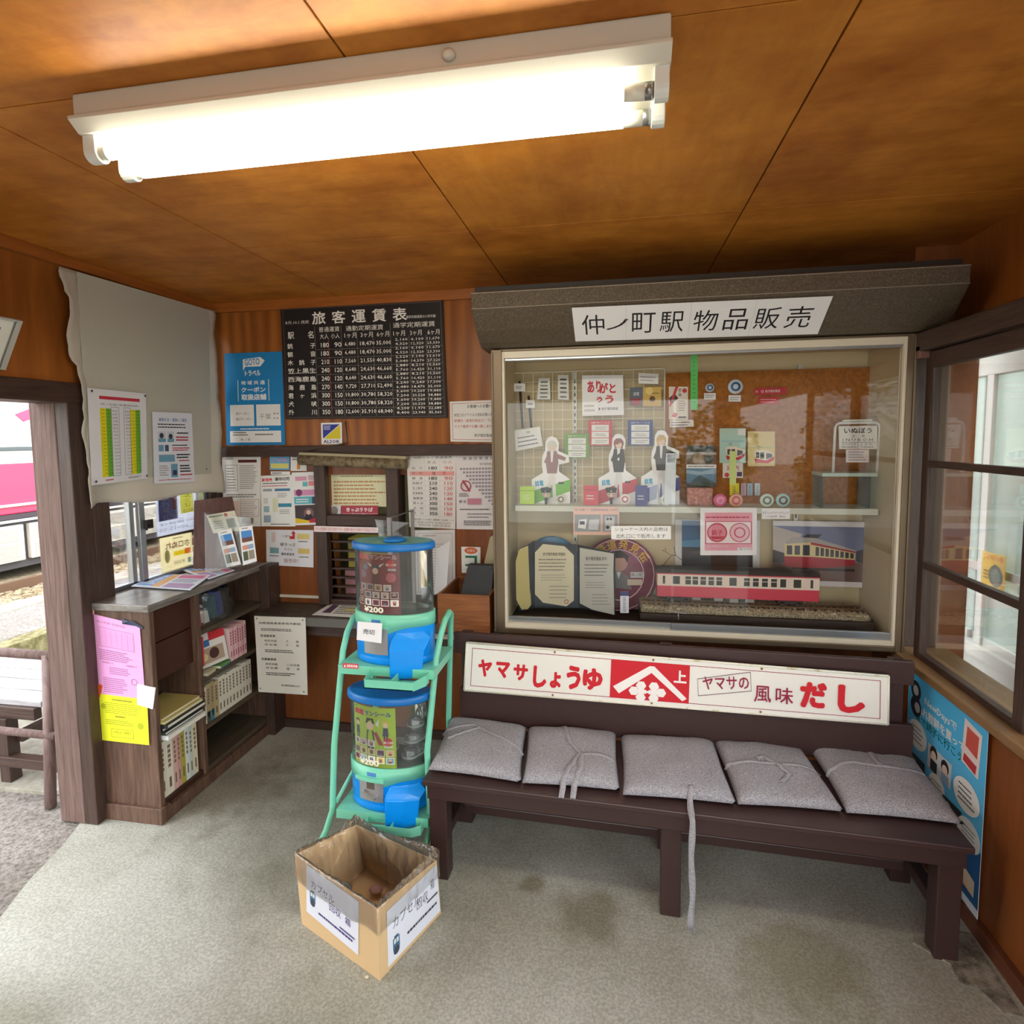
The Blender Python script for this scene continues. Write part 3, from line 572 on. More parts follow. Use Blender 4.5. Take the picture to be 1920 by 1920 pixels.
back('luminous_strip', 'thin white paper strip above the framed adverts', [(508, 884), (544, 890)], WHITE, [('l', .06, .2, .7, .8, 1, INK)], cat='label')
back('advance_sale_poster', 'white sales poster with red heading and blue bars', [(488, 892), (553, 890), (554, 987), (489, 987)], WHITE,
  [('t', '新発売', .05, .05, .35, .12, (214, 40, 60), .03), ('t', '優待切符', .42, .04, .85, .11, INK, .02), ('l', .08, .14, .9, .17, 1, INK), ('l', .05, .19, .9, .22, 1, (200, 60, 70)), ('r', .08, .26, .34, .31, (160, 170, 176)), ('r', .42, .26, .86, .31, (80, 130, 170)), ('l', .5, .34, .8, .44, 3, GREY, .3), ('r', .1, .44, .22, .55, (210, 210, 206)), ('r', .1, .6, .26, .72, (150, 180, 190)), ('r', .36, .44, .5, .72, (220, 220, 190)), ('r', .52, .55, .9, .62, (60, 140, 170)), ('l', .55, .66, .9, .76, 3, GREY, .3), ('r', .1, .78, .3, .92, (150, 170, 190)), ('l', .3, .94, .95, .97, 1, INK)], cat='poster')
back('advert_poster', 'colourful advert with a dark figure picture at its lower half', [(547, 886), (609, 884), (610, 983), (552, 985)], WHITE,
  [('r', .1, .08, .45, .16, (226, 160, 190)), ('r', .5, .06, .9, .15, (210, 180, 190)), ('r', .32, .18, .48, .27, (110, 190, 200)), ('r', .5, .17, .85, .26, (232, 140, 150)), ('r', .05, .33, .85, .44, (216, 150, 190)), ('c', .2, .385, .1, (130, 60, 110)), ('r', .04, .46, .86, .60, (90, 180, 200)), ('l', .1, .49, .55, .58, 2, WHITE), ('r', .6, .47, .85, .6, (60, 70, 100)), ('r', .05, .62, .86, .96, (74, 60, 66)), ('c', .48, .78, .16, (130, 96, 100)), ('p', [(.3, .92), (.48, .7), (.66, .92)], (40, 34, 50)), ('c', .48, .76, .07, (220, 190, 170)), ('p', [(.05, .96), (.05, .86), (.5, .92), (.5, .96)], (232, 200, 40)), ('p', [(.5, .96), (.5, .9), (.86, .84), (.86, .96)], (190, 40, 60))], cat='poster')
back('ticket_goods_notice', 'white handwritten notice with a red arrow on the wainscot', [(499, 993), (588, 994), (588, 1064), (500, 1059)], (226, 226, 232),
  [('t', 'この裏で', .33, .14, .5, .21, INK), ('p', [(.5, .25), (.5, .17), (.56, .17), (.56, .1), (.53, .1), (.58, .02), (.63, .1), (.61, .1), (.61, .25)], (200, 50, 50)), ('t', '硬きっぷ', .3, .36, .62, .45, INK, .01), ('t', 'そろえ', .38, .5, .56, .57, INK), ('t', '硬券乗車券', .32, .63, .6, .71, INK, .01), ('t', '販売中！', .38, .79, .68, .91, (150, 70, 80), .0),
   ('r', .12, .06, .2, .35, (216, 196, 196)), ('r', .66, .1, .92, .25, (216, 196, 120)), ('r', .08, .5, .27, .66, (120, 160, 170)), ('r', .68, .5, .92, .64, (214, 190, 110)), ('l', .68, .28, .92, .34, 1, GREY), ('l', .07, .7, .28, .76, 1, GREY), ('l', .7, .7, .92, .76, 1, GREY)], v=BY-.006)
back('window_notice', 'cream notice with tight lines of text behind the ticket window glass', [(614, 872), (736, 871), (736, 950), (614, 950)], (224, 222, 184),
  [('t', '仲ノ町駅窓口をご利用されるお客様へ', .08, .06, .95, .14, (90, 110, 90)), ('l', .2, .2, .85, .3, 2, (150, 150, 110), .45), ('l', .1, .36, .9, .96, 7, (190, 140, 90), .4)], v=BY+.028)
b = back('ticket_office_sign', 'red wavy ticket office sign at the foot of the glass', [(640, 948), (709, 948), (709, 971), (640, 971)], (176, 62, 78),
  [('r', 0, .62, 1, .68, (216, 150, 156)), ('r', 0, .78, 1, .83, (216, 150, 156)), ('r', 0, .92, 1, .96, (216, 150, 156)), ('t', 'きっぷうりば', .14, .16, .86, .5, (246, 240, 240), .03), ('t', 'Ticket Office', .3, .6, .7, .78, (246, 240, 240))], v=BY-.052+.07, cat='sign')
back('route_card', 'small white card with grey drawing left of the red ticket office sign', [(614, 947), (639, 970)], (222, 222, 222), [('c', .5, .45, .3, (150, 150, 150)), ('l', .2, .7, .8, .9, 2, (150, 150, 150))], v=BY+.02, cat='card')
back('request_strip', 'narrow white strip with red writing under the ticket window', [(589, 986), (709, 989), (709, 999), (589, 997)], (236, 220, 220), [('t', '只今の時間帯は 窓口を閉めており お客様を乗せた列車内でお支払い下さい', .02, .2, .98, .8, (190, 50, 60))], v=BY-.056, cat='label')
R_ = (206, 96, 100); it = [('t', '当駅からの普通運賃', .15, .05, .92, .085, (90, 90, 90)), ('t', '大 人', .42, .11, .6, .15, INK), ('t', '小 人', .74, .11, .92, .15, (190, 60, 80)), ('r', .05, .25, .97, .305, (232, 160, 156))]
for i, (n_, a_, c_) in enumerate((('銚　子', '180', '90'), ('仲ノ町', '当', '駅'), ('観　音', '180', '90'), ('本銚子', '210', '110'), ('笠上黒生', '240', '120'), ('西海鹿島', '240', '120'), ('海鹿島', '270', '140'), ('君ヶ浜', '300', '150'), ('犬　吠', '300', '150'), ('外　川', '350', '180'))):
    y = .19+i*.0665; it += [('r', .05, y+.05, .97, y+.0525, (190, 186, 186)), ('t', n_, .1, y, .32, y+.034, (110, 105, 105)), ('t', a_, .45 if i != 1 else .52, y-.003, .62 if i != 1 else .58, y+.039, INK, .01), ('t', c_, .77 if i != 1 else .74, y-.003, .94 if i != 1 else .8, y+.039, R_, .01)]
it += [('r', .37, .1, .373, .86, (190, 186, 186)), ('r', .68, .1, .683, .86, (190, 186, 186)), ('t', '銚子港（1ヶ月券）乗車券（1往復）です', .12, .875, .98, .9, (120, 110, 100)), ('t', '大人180円 小児350円', .18, .915, .9, .94, (120, 110, 100)), ('t', '令和元年 10月1日 改定', .2, .95, .9, .975, (120, 110, 100))]
back('station_fare_table', 'white fare table with black and red figures right of the ticket window', [(762, 849), (855, 847), (854, 992), (768, 988)], (228, 224, 220), it, cat='sign')
it = [('t', 'Ordinary fares', .3, .03, .95, .05, GREY), ('t', '普 通 旅 客 運 賃', .18, .07, .98, .11, INK), ('t', '銚子電気鉄道', .62, .15, .98, .18, INK)]
for r in range(11):
    for q in range(r, 11): it.append(('r', .1+q*.082, .21+r*.045, .16+q*.082, .235+r*.045, (150, 140, 150)))
it += [('ring', .26, .44, .14, (170, 60, 80), .2), ('p', [(.16, .38), (.19, .36), (.38, .5), (.35, .52)], (170, 60, 80)), ('l', .08, .53, .35, .58, 2, GREY), ('t', '駅 名', .08, .62, .26, .66, INK), ('r', .3, .6, .65, .68, (196, 130, 150)), ('l', .1, .73, .95, .75, 1, INK), ('l', .3, .78, .98, .86, 2, GREY, .3), ('l', .2, .88, .95, .95, 3, INK, .4)]
back('rules_table', 'white fare rules sheet with a red no-smoking ring beside the showcase', [(855, 847), (927, 845), (928, 993), (856, 992)], (226, 220, 222), it, cat='sign')
back('application_sheet', 'white lined sheet hanging under the station fare table', [(778, 994), (853, 993), (854, 1112), (780, 1115)], (222, 220, 220), [('o', .06, .05, .94, .97, (160, 156, 156), .01), ('l', .2, .08, .6, .1, 1, GREY), ('l', .12, .2, .8, .9, 16, (176, 172, 172), .25)])
back('ic_sticker', 'white sticker with orange badge and green shape above the wooden box', [(865, 1025), (901, 1026), (901, 1074), (866, 1074)], WHITE, [('c', .5, .14, .34, (224, 104, 50), .5), ('t', '加盟店', .28, .09, .72, .19, WHITE), ('p', [(.2, .34), (.82, .34), (.82, .74), (.2, .74), (.2, .66), (.68, .66), (.68, .42), (.2, .42)], (30, 120, 84)), ('t', 'ソノリティ', .2, .82, .85, .93, (90, 90, 90))], cat='sticker')
sheet3('hanging_paper', 'curled white paper sheet hanging beside the capsule machine', 'paper', [at(818, 1030, 1, 2.86), at(844, 1014, 1, 2.80), at(838, 1100, 1, 2.80), at(815, 1116, 1, 2.88)], (212, 212, 214), [('l', .1, .1, .8, .9, 14, (180, 178, 178), .2)])
# metal bracket and clear holder on the counter
br = thing('metal_bracket', 'bare aluminium bracket stand holding clear plastic behind the upper capsule machine', 'bracket', at(750, 1010, 1, 2.78))
v = 2.78; MB().mat(m_alu).bar((at(730, 970, 1, v).x, v, .756), at(730, 970, 1, v), .022, .018, (0, 1, 0)).build('post', None, br, .001)
MB().mat(m_alu).bar(at(728, 972, 1, v), at(774, 957, 1, v+.12), .02, .004, (0, 0, 1)).build('arm', None, br, .001)
MB().mat(m_alu).bar((at(773, 955, 1, v+.12).x, v+.12, .756), at(773, 955, 1, v+.12), .018, .014, (0, 1, 0)).build('post', None, br, .001)
MB().mat(m_acryl).hexa([at(712, 1012, 1, v), at(765, 1010, 1, v+.1), at(765, 1010, 1, v+.103), at(712, 1012, 1, v+.003), at(703, 974, 1, v), at(768, 980, 1, v+.1), at(768, 980, 1, v+.103), at(703, 974, 1, v+.003)]).build('holder', None, br)
# notice hanging from the counter edge
it = [('t', 'JR線連絡乗車券発売範囲', .08, .07, .9, .105, INK, .012), ('l', .12, .15, .82, .19, 2, INK, .45), ('t', '普通乗車券', .1, .235, .4, .27, INK, .012), ('t', '総武本線', .18, .30, .42, .33, INK), ('t', '成 田 線', .18, .35, .42, .38, INK), ('t', '千　　葉', .6, .30, .86, .33, INK), ('t', '千　　葉', .6, .35, .86, .38, INK), ('l', .18, .425, .82, .47, 2, INK, .45), ('t', '定期乗車券', .1, .54, .4, .575, INK, .012), ('t', '総武本線', .18, .605, .42, .635, INK), ('t', '成 田 線', .18, .655, .42, .685, INK), ('t', '八日市場', .6, .605, .86, .635, INK), ('t', '佐　　原', .6, .655, .86, .685, INK), ('l', .18, .725, .82, .77, 2, INK, .45), ('t', '銚子電気鉄道株式会社', .48, .88, .86, .905, INK), ('c', .05, .03, .015, (110, 106, 96)), ('c', .95, .03, .015, (110, 106, 96)), ('c', .05, .95, .015, (110, 106, 96)), ('c', .93, .96, .015, (110, 106, 96))]
sheet('ticket_range_notice', 'large white notice of connecting tickets hanging from the counter front', 'notice', 1, 2.752, [(477, 1155), (573, 1158), (577, 1303), (485, 1297)], (216, 214, 204), it)

# ================================================================== WOODEN BOX ON THE COUNTER
wb = thing('wooden_box', 'open reddish wooden box holding black folders beside the showcase', 'box', (-.72, 2.78, .756))
m_wb = wood('red_brown_box', (116, 66, 34), (158, 98, 54), (.8, 8, 8), .5); X0, X1, Y0, Y1 = -.852, -.592, 2.64, 3.0
MB().mat(m_wb).box(X0, X1, Y0, Y0+.012, .757, .945).build('front', None, wb, .002); MB().mat(m_wb).box(X0, X1, Y1-.012, Y1, .757, .945).build('back', None, wb, .002)
for x in (X0, X1-.012): MB().mat(m_wb).box(x, x+.012, Y0+.012, Y1-.012, .757, .945).build('side', None, wb, .002)
MB().mat(m_wb).box(X0+.012, X1-.012, Y0+.012, Y1-.012, .757, .765).build('base', None, wb)
m_blk = M((34, 38, 46), .5)
f = thing('black_folder', 'black file folder leaning in the wooden box', 'folder', (-.7, 2.8, .766)); MB().mat(m_blk).hexa([(-.80, 2.70, .766), (-.61, 2.70, .766), (-.61, 2.74, .766), (-.80, 2.74, .766), (-.745, 2.83, 1.05), (-.61, 2.83, 1.05), (-.61, 2.87, 1.05), (-.745, 2.87, 1.05)]).build('cover', None, f, .003)
MB().mat(M((130, 130, 134), .3, .8)).sphere((-.625, 2.82, 1.04), .005).build('rivet', None, f)
tag(MB().mat(M((176, 166, 140), .6)).hexa([(-.74, 2.89, .77), (-.61, 2.89, .77), (-.61, 2.905, .77), (-.74, 2.905, .77), (-.66, 2.97, 1.17), (-.60, 2.97, 1.20), (-.60, 2.985, 1.20), (-.66, 2.985, 1.17)]).build('paper_envelope', bevel=.002), 'tan paper envelope standing behind the black folder', 'envelope')
tag(MB().mat(M((186, 178, 160), .5)).box(-.95, -.58, 2.60, 2.635, .735, .748).mat(m_dark).box(-.95, -.58, 2.60, 2.64, .70, .735).build('ledge_board', bevel=.002), 'dark ledge board with pale worn edge under the wooden box', 'board')

# ================================================================== BOOKCASE
bc = thing('bookcase', 'old dark wooden bookcase under the window, open towards the room', 'bookcase', (-2.13, 2.55, 0))
F0, FX, T = -2.275, -1.985, .995
MB().mat(m_case).box(F0-.02, FX, 2.12, 2.145, .07, T-.03).build('side_panel', None, bc, .003)
MB().mat(m_case).box(F0-.02, FX+.012, 2.105, 2.16, 0, .075).mat(m_case).box(F0, FX+.012, 2.16, 2.99, 0, .06).build('plinth', None, bc, .004)
MB().mat(wood('worn_top', (96, 88, 82), (150, 146, 142), (3, 1, 9), .28, bump=.04)).box(F0, FX+.005, 2.11, 2.99, T-.032, T).build('top', None, bc, .004)
MB().mat(m_cased).box(F0, F0+.015, 2.145, 2.99, .06, T-.03).build('back_panel', None, bc)
MB().mat(m_case).box(F0+.015, FX, 2.40, 2.425, .06, T-.03).build('divider', None, bc, .003)
MB().mat(m_case).box(F0+.015, FX, 2.95, 2.985, .06, T-.03).build('side_panel', None, bc, .003)
MB().mat(M((64, 32, 20), .45, name='dark_red_door', bump=.05)).box(FX-.045, FX-.03, 2.145, 2.40, .63, .80).box(FX-.045, FX-.03, 2.145, 2.40, .805, T-.03).build('door', None, bc, .003)
MB().mat(m_cased).box(F0+.015, FX-.01, 2.145, 2.40, .065, .085).build('shelf', None, bc)
for z in (.775, .535, .295, .085): MB().mat(wood('dusty_shelf', (66, 56, 44), (92, 80, 62), (9, .8, 9), .7)).box(F0+.015, FX-.004, 2.425, 2.95, z-.022, z).build('shelf', None, bc, .002)
def book(x0, x1, y0, y1, z0, z1, col, label, group, tilt=0, band=None, spine='x+', lean=0, txt=None, name='book'):
    cx, cy, cz = (x0+x1)/2, (y0+y1)/2, z0
    X = Matrix.Translation((cx, cy, cz)) @ Matrix.Rotation(lean, 4, 'X') @ Matrix.Rotation(tilt, 4, 'Z')
    hx, hy, h = (x1-x0)/2, (y1-y0)/2, z1-z0
    t = thing(name, label, 'book', (cx, cy, cz), group)
    b = MB(X); b.mat(M(col, .5))
    flatb = h < min(hx, hy)*1.2
    if flatb: b.box(-hx, hx, -hy, hy, 0, h*.12).box(-hx, hx, -hy, hy, h*.88, h).box(hx-.002, hx, -hy, hy, h*.12, h*.88) if spine == 'x+' else b.box(-hx, hx, -hy, hy, 0, h*.12).box(-hx, hx, -hy, hy, h*.88, h).box(-hx, hx, -hy, -hy+.002, h*.12, h*.88)
    else: b.box(-hx, hx, -hy, -hy+.0015, 0, h).box(-hx, hx, hy-.0015, hy, 0, h).box(hx-.0015, hx, -hy+.0015, hy-.0015, 0, h)
    if band: b.mat(M(band, .5)).box(hx, hx+.0004, -hy, hy, h*.0, h*.28)
    if txt and not flatb:
        b.mat(M(txt, .5)); z = h*.88
        for k in range(5): b.box(hx, hx+.0004, -hy*.4, hy*.4, z-h*.06, z); z -= h*.085
        b.box(hx, hx+.0004, -hy*.35, hy*.35, h*.12, h*.3)
    b.build('cover', None, t)
    b = MB(X); b.mat(M((226, 220, 204), .8))
    if flatb: b.box(-hx+.003, hx-.003, -hy+.003, hy-.003, h*.12, h*.88)
    else: b.box(-hx+.003, hx-.002, -hy+.0015, hy-.0015, .002, h-.003)
    b.build('pages', None, t)
    return t
# left bay: a leaning stack and an upright row
rb = random.Random(5)
cols = [((216, 210, 192), 'cream'), ((222, 216, 200), 'wide cream'), ((208, 168, 160), 'dull pink'), ((200, 150, 146), 'rose'), ((172, 164, 66), 'olive yellow'), ((214, 220, 214), 'pale green'), ((196, 206, 200), 'grey green'), ((220, 212, 178), 'buff')]
y = 2.15
for i, (c_, n_) in enumerate(cols):
    w_ = (.036, .042, .026, .022, .028, .026, .024, .030)[i]
    book(-2.17, -2.008, y, y+w_-.001, .086, .086+.262+rb.uniform(-.008, .006), c_, n_+' spined book standing under the leaning magazine stack', 'upright books in the bookcase left bay', txt=(120, 104, 84)); y += w_
zz = .372
for i, (c_, n_, h_) in enumerate((((220, 226, 226), 'pale grey', .020), ((50, 66, 60), 'dark green', .012), ((36, 40, 56), 'navy', .016), ((44, 46, 52), 'black', .018), ((206, 196, 128), 'yellow edged', .012), ((196, 180, 110), 'uppermost yellow', .011))):
    book(-2.22+.006*i, -1.955-.014*(i % 3), 2.150, 2.392, zz, zz+h_, c_, n_+' magazine in the stack lying over the upright books', 'stacked magazines in the bookcase left bay', lean=.0, spine='y-'); zz += h_+.0015
# right bay
rb = random.Random(9); y = 2.64
for i in range(7):
    book(-2.12, -1.995, y, y+.0185, .536, .715+rb.uniform(-.003, .003), (222, 168, 176) if i % 2 else (232, 196, 198), 'pink spined comic in the row on the middle shelf', 'pink comics on the middle shelf', txt=(150, 60, 80), name='comic_book'); y += .0195
book(-2.15, -2.0, 2.445, 2.455, .590, .735, (196, 60, 70), 'red and white magazine standing left of the pink comics', None, name='magazine')
sheet3('picture_magazine', 'magazine with red title and blue lettering facing out on the middle shelf', 'magazine', [(-2.06, 2.44, .73), (-2.02, 2.62, .73), (-2.0, 2.63, .56), (-2.04, 2.44, .56)], (224, 220, 214), [('r', .5, 0, 1, .25, (200, 40, 50)), ('r', .05, .2, .5, .4, (50, 110, 170)), ('r', .1, .45, .9, .9, (170, 150, 130)), ('c', .6, .65, .15, (80, 40, 40)), ('c', .3, .7, .1, (220, 200, 150))], th=.004)
book(-2.19, -1.99, 2.442, 2.512, .5365, .552, (196, 190, 160), 'cream paperback lying at the front of the middle shelf', 'loose books on the middle shelf', tilt=.12)
book(-2.17, -1.985, 2.535, 2.625, .5365, .553, (96, 150, 80), 'green and blue covered paperback lying beside the cream one', 'loose books on the middle shelf', tilt=.12, band=(60, 100, 160))
sheet3('cover_print', None, None, [(-2.12, 2.615, .5535), (-2.02, 2.62, .5535), (-2.02, 2.55, .5535), (-2.12, 2.545, .5535)], (70, 110, 160), [], parent=[o for o in bpy.data.objects if o.name.startswith('book')][-1])
y = 2.43; rc = [((222, 218, 206), 'white'), ((176, 158, 120), 'tan'), ((168, 150, 112), 'brown'), ((178, 162, 124), 'straw')]+[((220, 214, 198), 'ivory')]*10
for i, (c_, n_) in enumerate(rc):
    w_ = (.026, .030, .026, .034)[i] if i < 4 else rb.uniform(.024, .030)
    if i == 0: w_ = .018
    book(-2.14, -1.998, y, y+w_-.0015, .296, .296+.192+rb.uniform(-.006, .008), c_, (n_+' backed paperback at the left end of the lower row' if i < 4 else 'ivory paperback in the long row on the lower shelf'), 'paperbacks on the lower shelf' if i >= 4 else 'worn paperbacks at the left of the lower row', txt=(110, 96, 84), band={1: (84, 92, 84), 2: (70, 130, 150)}.get(i), lean=-.02, name='paperback'); y += w_
# clear bag of goods on the top shelf
gb = thing('plastic_bag', 'clear plastic bag of blue packs on the top shelf of the bookcase', 'bag', (-2.1, 2.62, .776))
b = MB(); NU, NV = 18, 10
for j in range(NV+1):
    for i in range(NU):
        t = 6.2832*i/NU; k = 1-.25*(j/NV)**2; wv = .012*math.sin(5*t+j)
        b.v.append(Vector((-2.09+(.085*k+wv)*math.cos(t), 2.62+(.15*k+wv)*math.sin(t), .777+.15*j/NV)))
for j in range(NV):
    for i in range(NU): b.f.append([j*NU+i, j*NU+(i+1) % NU, (j+1)*NU+(i+1) % NU, (j+1)*NU+i]); b.mi.append(0); b.sm.append(True)
b.m = [m_bag]; b.build('film', None, gb)
for k, (x, y, w_, h_, c_, n_) in enumerate(((-2.06, 2.47, .02, .10, (206, 70, 80), 'red'), (-2.08, 2.60, .03, .12, (44, 96, 110), 'teal'), (-2.09, 2.655, .04, .125, (50, 86, 170), 'blue'), (-2.07, 2.53, .03, .06, (222, 222, 220), 'white'))):
    tag(MB().mat(M(c_, .45)).hexa([(x-.03, y, .778), (x+.03, y, .778), (x+.03, y+w_, .778), (x-.03, y+w_, .778), (x-.04, y+.005, .778+h_), (x+.02, y+.005, .778+h_), (x+.02, y+w_, .778+h_), (x-.04, y+w_, .778+h_)]).build('goods_pack', bevel=.004), n_+' goods pack inside the clear bag on the top shelf', 'pack', 'packs in the clear bag')
# papers on the end panel
def endp(name, label, px, col, items, v=2.117, cat='notice', **k): return sheet(name, label, cat, 1, v, px, col, items, **k)
PK = (150, 90, 130)
endp('pink_timetable', 'pink printed sheet fixed to the end of the bookcase', [(170, 1150), (262, 1172), (273, 1312), (184, 1302)], (240, 168, 222),
  [('t', '仲ノ町駅 発車時刻', .12, .06, .7, .09, PK), ('o', .14, .14, .86, .38, PK, .006), ('g', .16, .17, .84, .36, 6, 9, (200, 130, 180), .004), ('l', .12, .41, .8, .55, 6, PK, .35), ('t', '犬吠駅から', .15, .565, .4, .59, PK), ('t', '犬吠駅まで', .65, .565, .88, .59, PK), ('l', .3, .62, .8, .72, 4, PK, .3), ('ring', .8, .78, .06, PK, .15), ('l', .15, .76, .65, .96, 8, PK, .3)], cat='notice')
YL = (130, 132, 30)
endp('yellow_handbill', 'bright yellow printed sheet below the pink one on the bookcase end', [(182, 1300), (276, 1312), (280, 1397), (188, 1387)], (232, 238, 40),
  [('l', .3, .06, .7, .12, 1, YL), ('l', .15, .15, .9, .4, 6, YL, .25), ('l', .35, .42, .6, .48, 1, YL), ('l', .15, .52, .7, .64, 3, YL, .3), ('o', .25, .72, .7, .9, YL, .006), ('t', 'お申込み・お問合せ', .3, .76, .65, .82, YL), ('c', .12, .25, .05, (180, 186, 30)), ('c', .85, .6, .06, (180, 186, 30))], v=2.115)
for px, c_, lab in (([(153, 1136), (170, 1132), (176, 1148), (168, 1167), (152, 1163)], (240, 176, 160), 'small pale pink folded paper shape at the top corner of the pink sheet'), ([(172, 1278), (191, 1286), (186, 1311), (172, 1313), (149, 1306)], (206, 84, 30), 'orange folded paper shape at the left edge between pink and yellow sheets'), ([(257, 1283), (291, 1290), (286, 1330), (257, 1321)], (236, 240, 244), 'white folded paper shape at the right edge between pink and yellow sheets')):
    P = [at(x, y, 1, 2.112) for x, y in px]; b = MB().mat(M(c_, .5)); n = len(P); b.add(P+[p+Vector((0, .004, 0)) for p in P], [tuple(range(n)), tuple(range(2*n-1, n-1, -1))]+[(i, (i+1) % n, (i+1) % n+n, i+n) for i in range(n)])
    tag(b.build('folded_paper'), lab, 'paper decoration')
tag(MB().mat(M((54, 66, 92), .6)).hexa([tuple(at(x, y, 1, 2.11)) for x, y in ((229, 1168), (246, 1167), (246, 1163), (229, 1170))]+[tuple(at(x, y, 1, 2.116)) for x, y in ((228, 1160), (266, 1180), (268, 1176), (232, 1161))]).build('navy_clip'), 'dark navy clip at the upper right of the pink sheet', 'clip')
# newspapers and leaflets on the bookcase top
for px, lab, z in (([(337, 1068), (422, 1065), (440, 1070), (392, 1087)], 'folded colour newspaper lying behind another on the bookcase top', T+.004), ([(246, 1100), (296, 1078), (396, 1079), (357, 1107)], 'folded colour newspaper in front on the bookcase top', T+.006)):
    P = [at(x, y, 2, z) for x, y in px]
    P = [P[1], P[2], P[3], P[0]]
    sheet3('newspaper', lab, 'newspaper', [P[0], P[1], P[2], P[3]], (214, 220, 232), [('r', .02, .0, .3, .9, (120, 160, 220)), ('r', .3, .05, .45, .95, (214, 160, 90)), ('r', .48, .05, .95, .3, (204, 110, 150)), ('l', .5, .35, .95, .6, 4, (110, 110, 140)), ('r', .5, .65, .95, .95, (170, 140, 180)), ('l', .05, .1, .28, .8, 6, (235, 240, 250))], group='newspapers on the bookcase', th=.004)
ls = thing('leaflet_stand', 'brown board stand with clear pocket rack on the end of the bookcase', 'stand', (-2.1, 2.72, T+.001))
bp = [at(364, 939, 1, 2.80), at(434, 931, 1, 2.88), at(462, 1062, 1, 2.80), at(362, 1070, 1, 2.74)]
b = MB().mat(wood('dark_red_board', (76, 48, 44), (104, 70, 62), (8, 8, 1), .5)); b.add(bp+[p+Vector((-.01, .02, 0)) for p in bp], [(0, 1, 2, 3), (7, 6, 5, 4), (0, 4, 5, 1), (1, 5, 6, 2), (2, 6, 7, 3), (3, 7, 4, 0)]); b.build('board', None, ls)
ap = [at(383, 960, 1, 2.72), at(470, 972, 1, 2.80), at(481, 1056, 1, 2.80), at(385, 1074, 1, 2.68)]
b = MB().mat(m_acryl); b.add(ap+[p+Vector((-.004, .006, 0)) for p in ap], [(0, 1, 2, 3), (7, 6, 5, 4), (0, 4, 5, 1), (1, 5, 6, 2), (2, 6, 7, 3), (3, 7, 4, 0)]); b.build('pocket', None, ls)
sheet3('leaflet', 'cream landscape leaflet at the top of the clear rack', 'leaflet', [at(387, 966, 1, 2.765), at(440, 957, 1, 2.80), at(452, 995, 1, 2.80), at(400, 1000, 1, 2.765)], (226, 220, 196), [('l', .05, .05, .6, .2, 1, (60, 100, 70)), ('c', .65, .15, .07, (190, 90, 60)), ('r', .1, .3, .5, .8, (210, 206, 180)), ('r', .6, .35, .9, .8, (110, 116, 96)), ('l', .12, .35, .48, .8, 4, GREY)])
for px, lab in (([(408, 997), (434, 991), (452, 1058), (425, 1064)], 'tall tourist leaflet with blue sky photo, left of its twin'), ([(448, 988), (473, 985), (482, 1052), (456, 1060)], 'tall tourist leaflet with blue sky photo, right of its twin')):
    sheet('leaflet', lab, 'leaflet', 1, 2.745, px, WHITE, [('r', .12, .12, .9, .3, (70, 140, 210)), ('r', .12, .3, .9, .42, (110, 70, 60)), ('r', .1, .5, .5, .62, (220, 150, 130)), ('r', .5, .5, .9, .62, (140, 170, 200)), ('r', .1, .66, .45, .9, (80, 90, 60)), ('r', .5, .66, .9, .9, (150, 140, 120)), ('l', .2, .03, .7, .08, 1, GREY)], group='tall leaflets in the rack')

# ================================================================== CURTAIN AND SHEETS ON THE LEFT
cu_ = thing('cloth_screen', 'off white cloth hung over a board covering the upper left window', 'curtain', (-2.25, 2.5, 1.42))
P4 = [at(120, 503, 0, -2.245), at(396, 583, 0, -2.245), at(415, 922, 0, -2.245), at(155, 950, 0, -2.245)]
NU, NV = 44, 50; b = MB().mat(thin((216, 210, 198), .3, 'linen'))
for j in range(NV+1):
    t = j/NV
    for i in range(NU+1):
        s = i/NU; p = P4[0]*(1-s)*(1-t)+P4[1]*s*(1-t)+P4[2]*s*t+P4[3]*(1-s)*t
        e = max(0, 1-s/.09)+max(0, (s-.93)/.07); e2 = max(0, (t-.86)/.14)
        d = .022*e*abs(math.sin(9*t+2*s))+.012*e2*math.sin(13*s+3*t)+.003*noise.noise((s*7, t*7, 1))
        dy = (.030*noise.noise((t*5, 4, s))+.012*noise.noise((t*17, 9, 1))+(.03*max(0, t-.15) if s < .5 else 0)-(.02*(1-abs(2*t-.5)) if s < .5 and t < .4 else 0))*(e if s < .5 else -.6*e)
        dz = .010*math.sin(9*s+1)*e2+ (-.02*max(0, 1-s/.08) if t > .9 else 0)
        b.v.append(Vector((p.x+.004+d, p.y+dy-(.015 if t < .12 and s < .06 else 0), p.z+dz)))
for j in range(NV):
    for i in range(NU): b.f.append([j*(NU+1)+i, j*(NU+1)+i+1, (j+1)*(NU+1)+i+1, (j+1)*(NU+1)+i]); b.mi.append(0); b.sm.append(True)
o = b.build('cloth', None, cu_, fix=False); sm_ = o.modifiers.new('thick', 'SOLIDIFY'); sm_.thickness = .002
sheet('clear_board', None, None, 0, -2.232, [(143, 509), (391, 581), (396, 888), (168, 902)], M((186, 185, 172), .75, name='linen_under_board', bump=.2, bscale=160), [('c', .1, .985, .006, (60, 58, 50)), ('c', .95, .97, .006, (60, 58, 50))], parent=cu_)
tt = [('r', .18, .07, .88, .105, (196, 50, 70)), ('t', '仲ノ町駅 発車時刻表', .2, .145, .85, .165, INK), ('r', .18, .20, .28, .93, (226, 216, 20)), ('r', .28, .20, .365, .93, (110, 176, 50)), ('o', .365, .18, .50, .93, (90, 90, 90), .005), ('o', .58, .18, .70, .93, (90, 90, 90), .005), ('r', .70, .20, .79, .93, (226, 216, 20)), ('r', .79, .20, .88, .93, (110, 176, 50))]
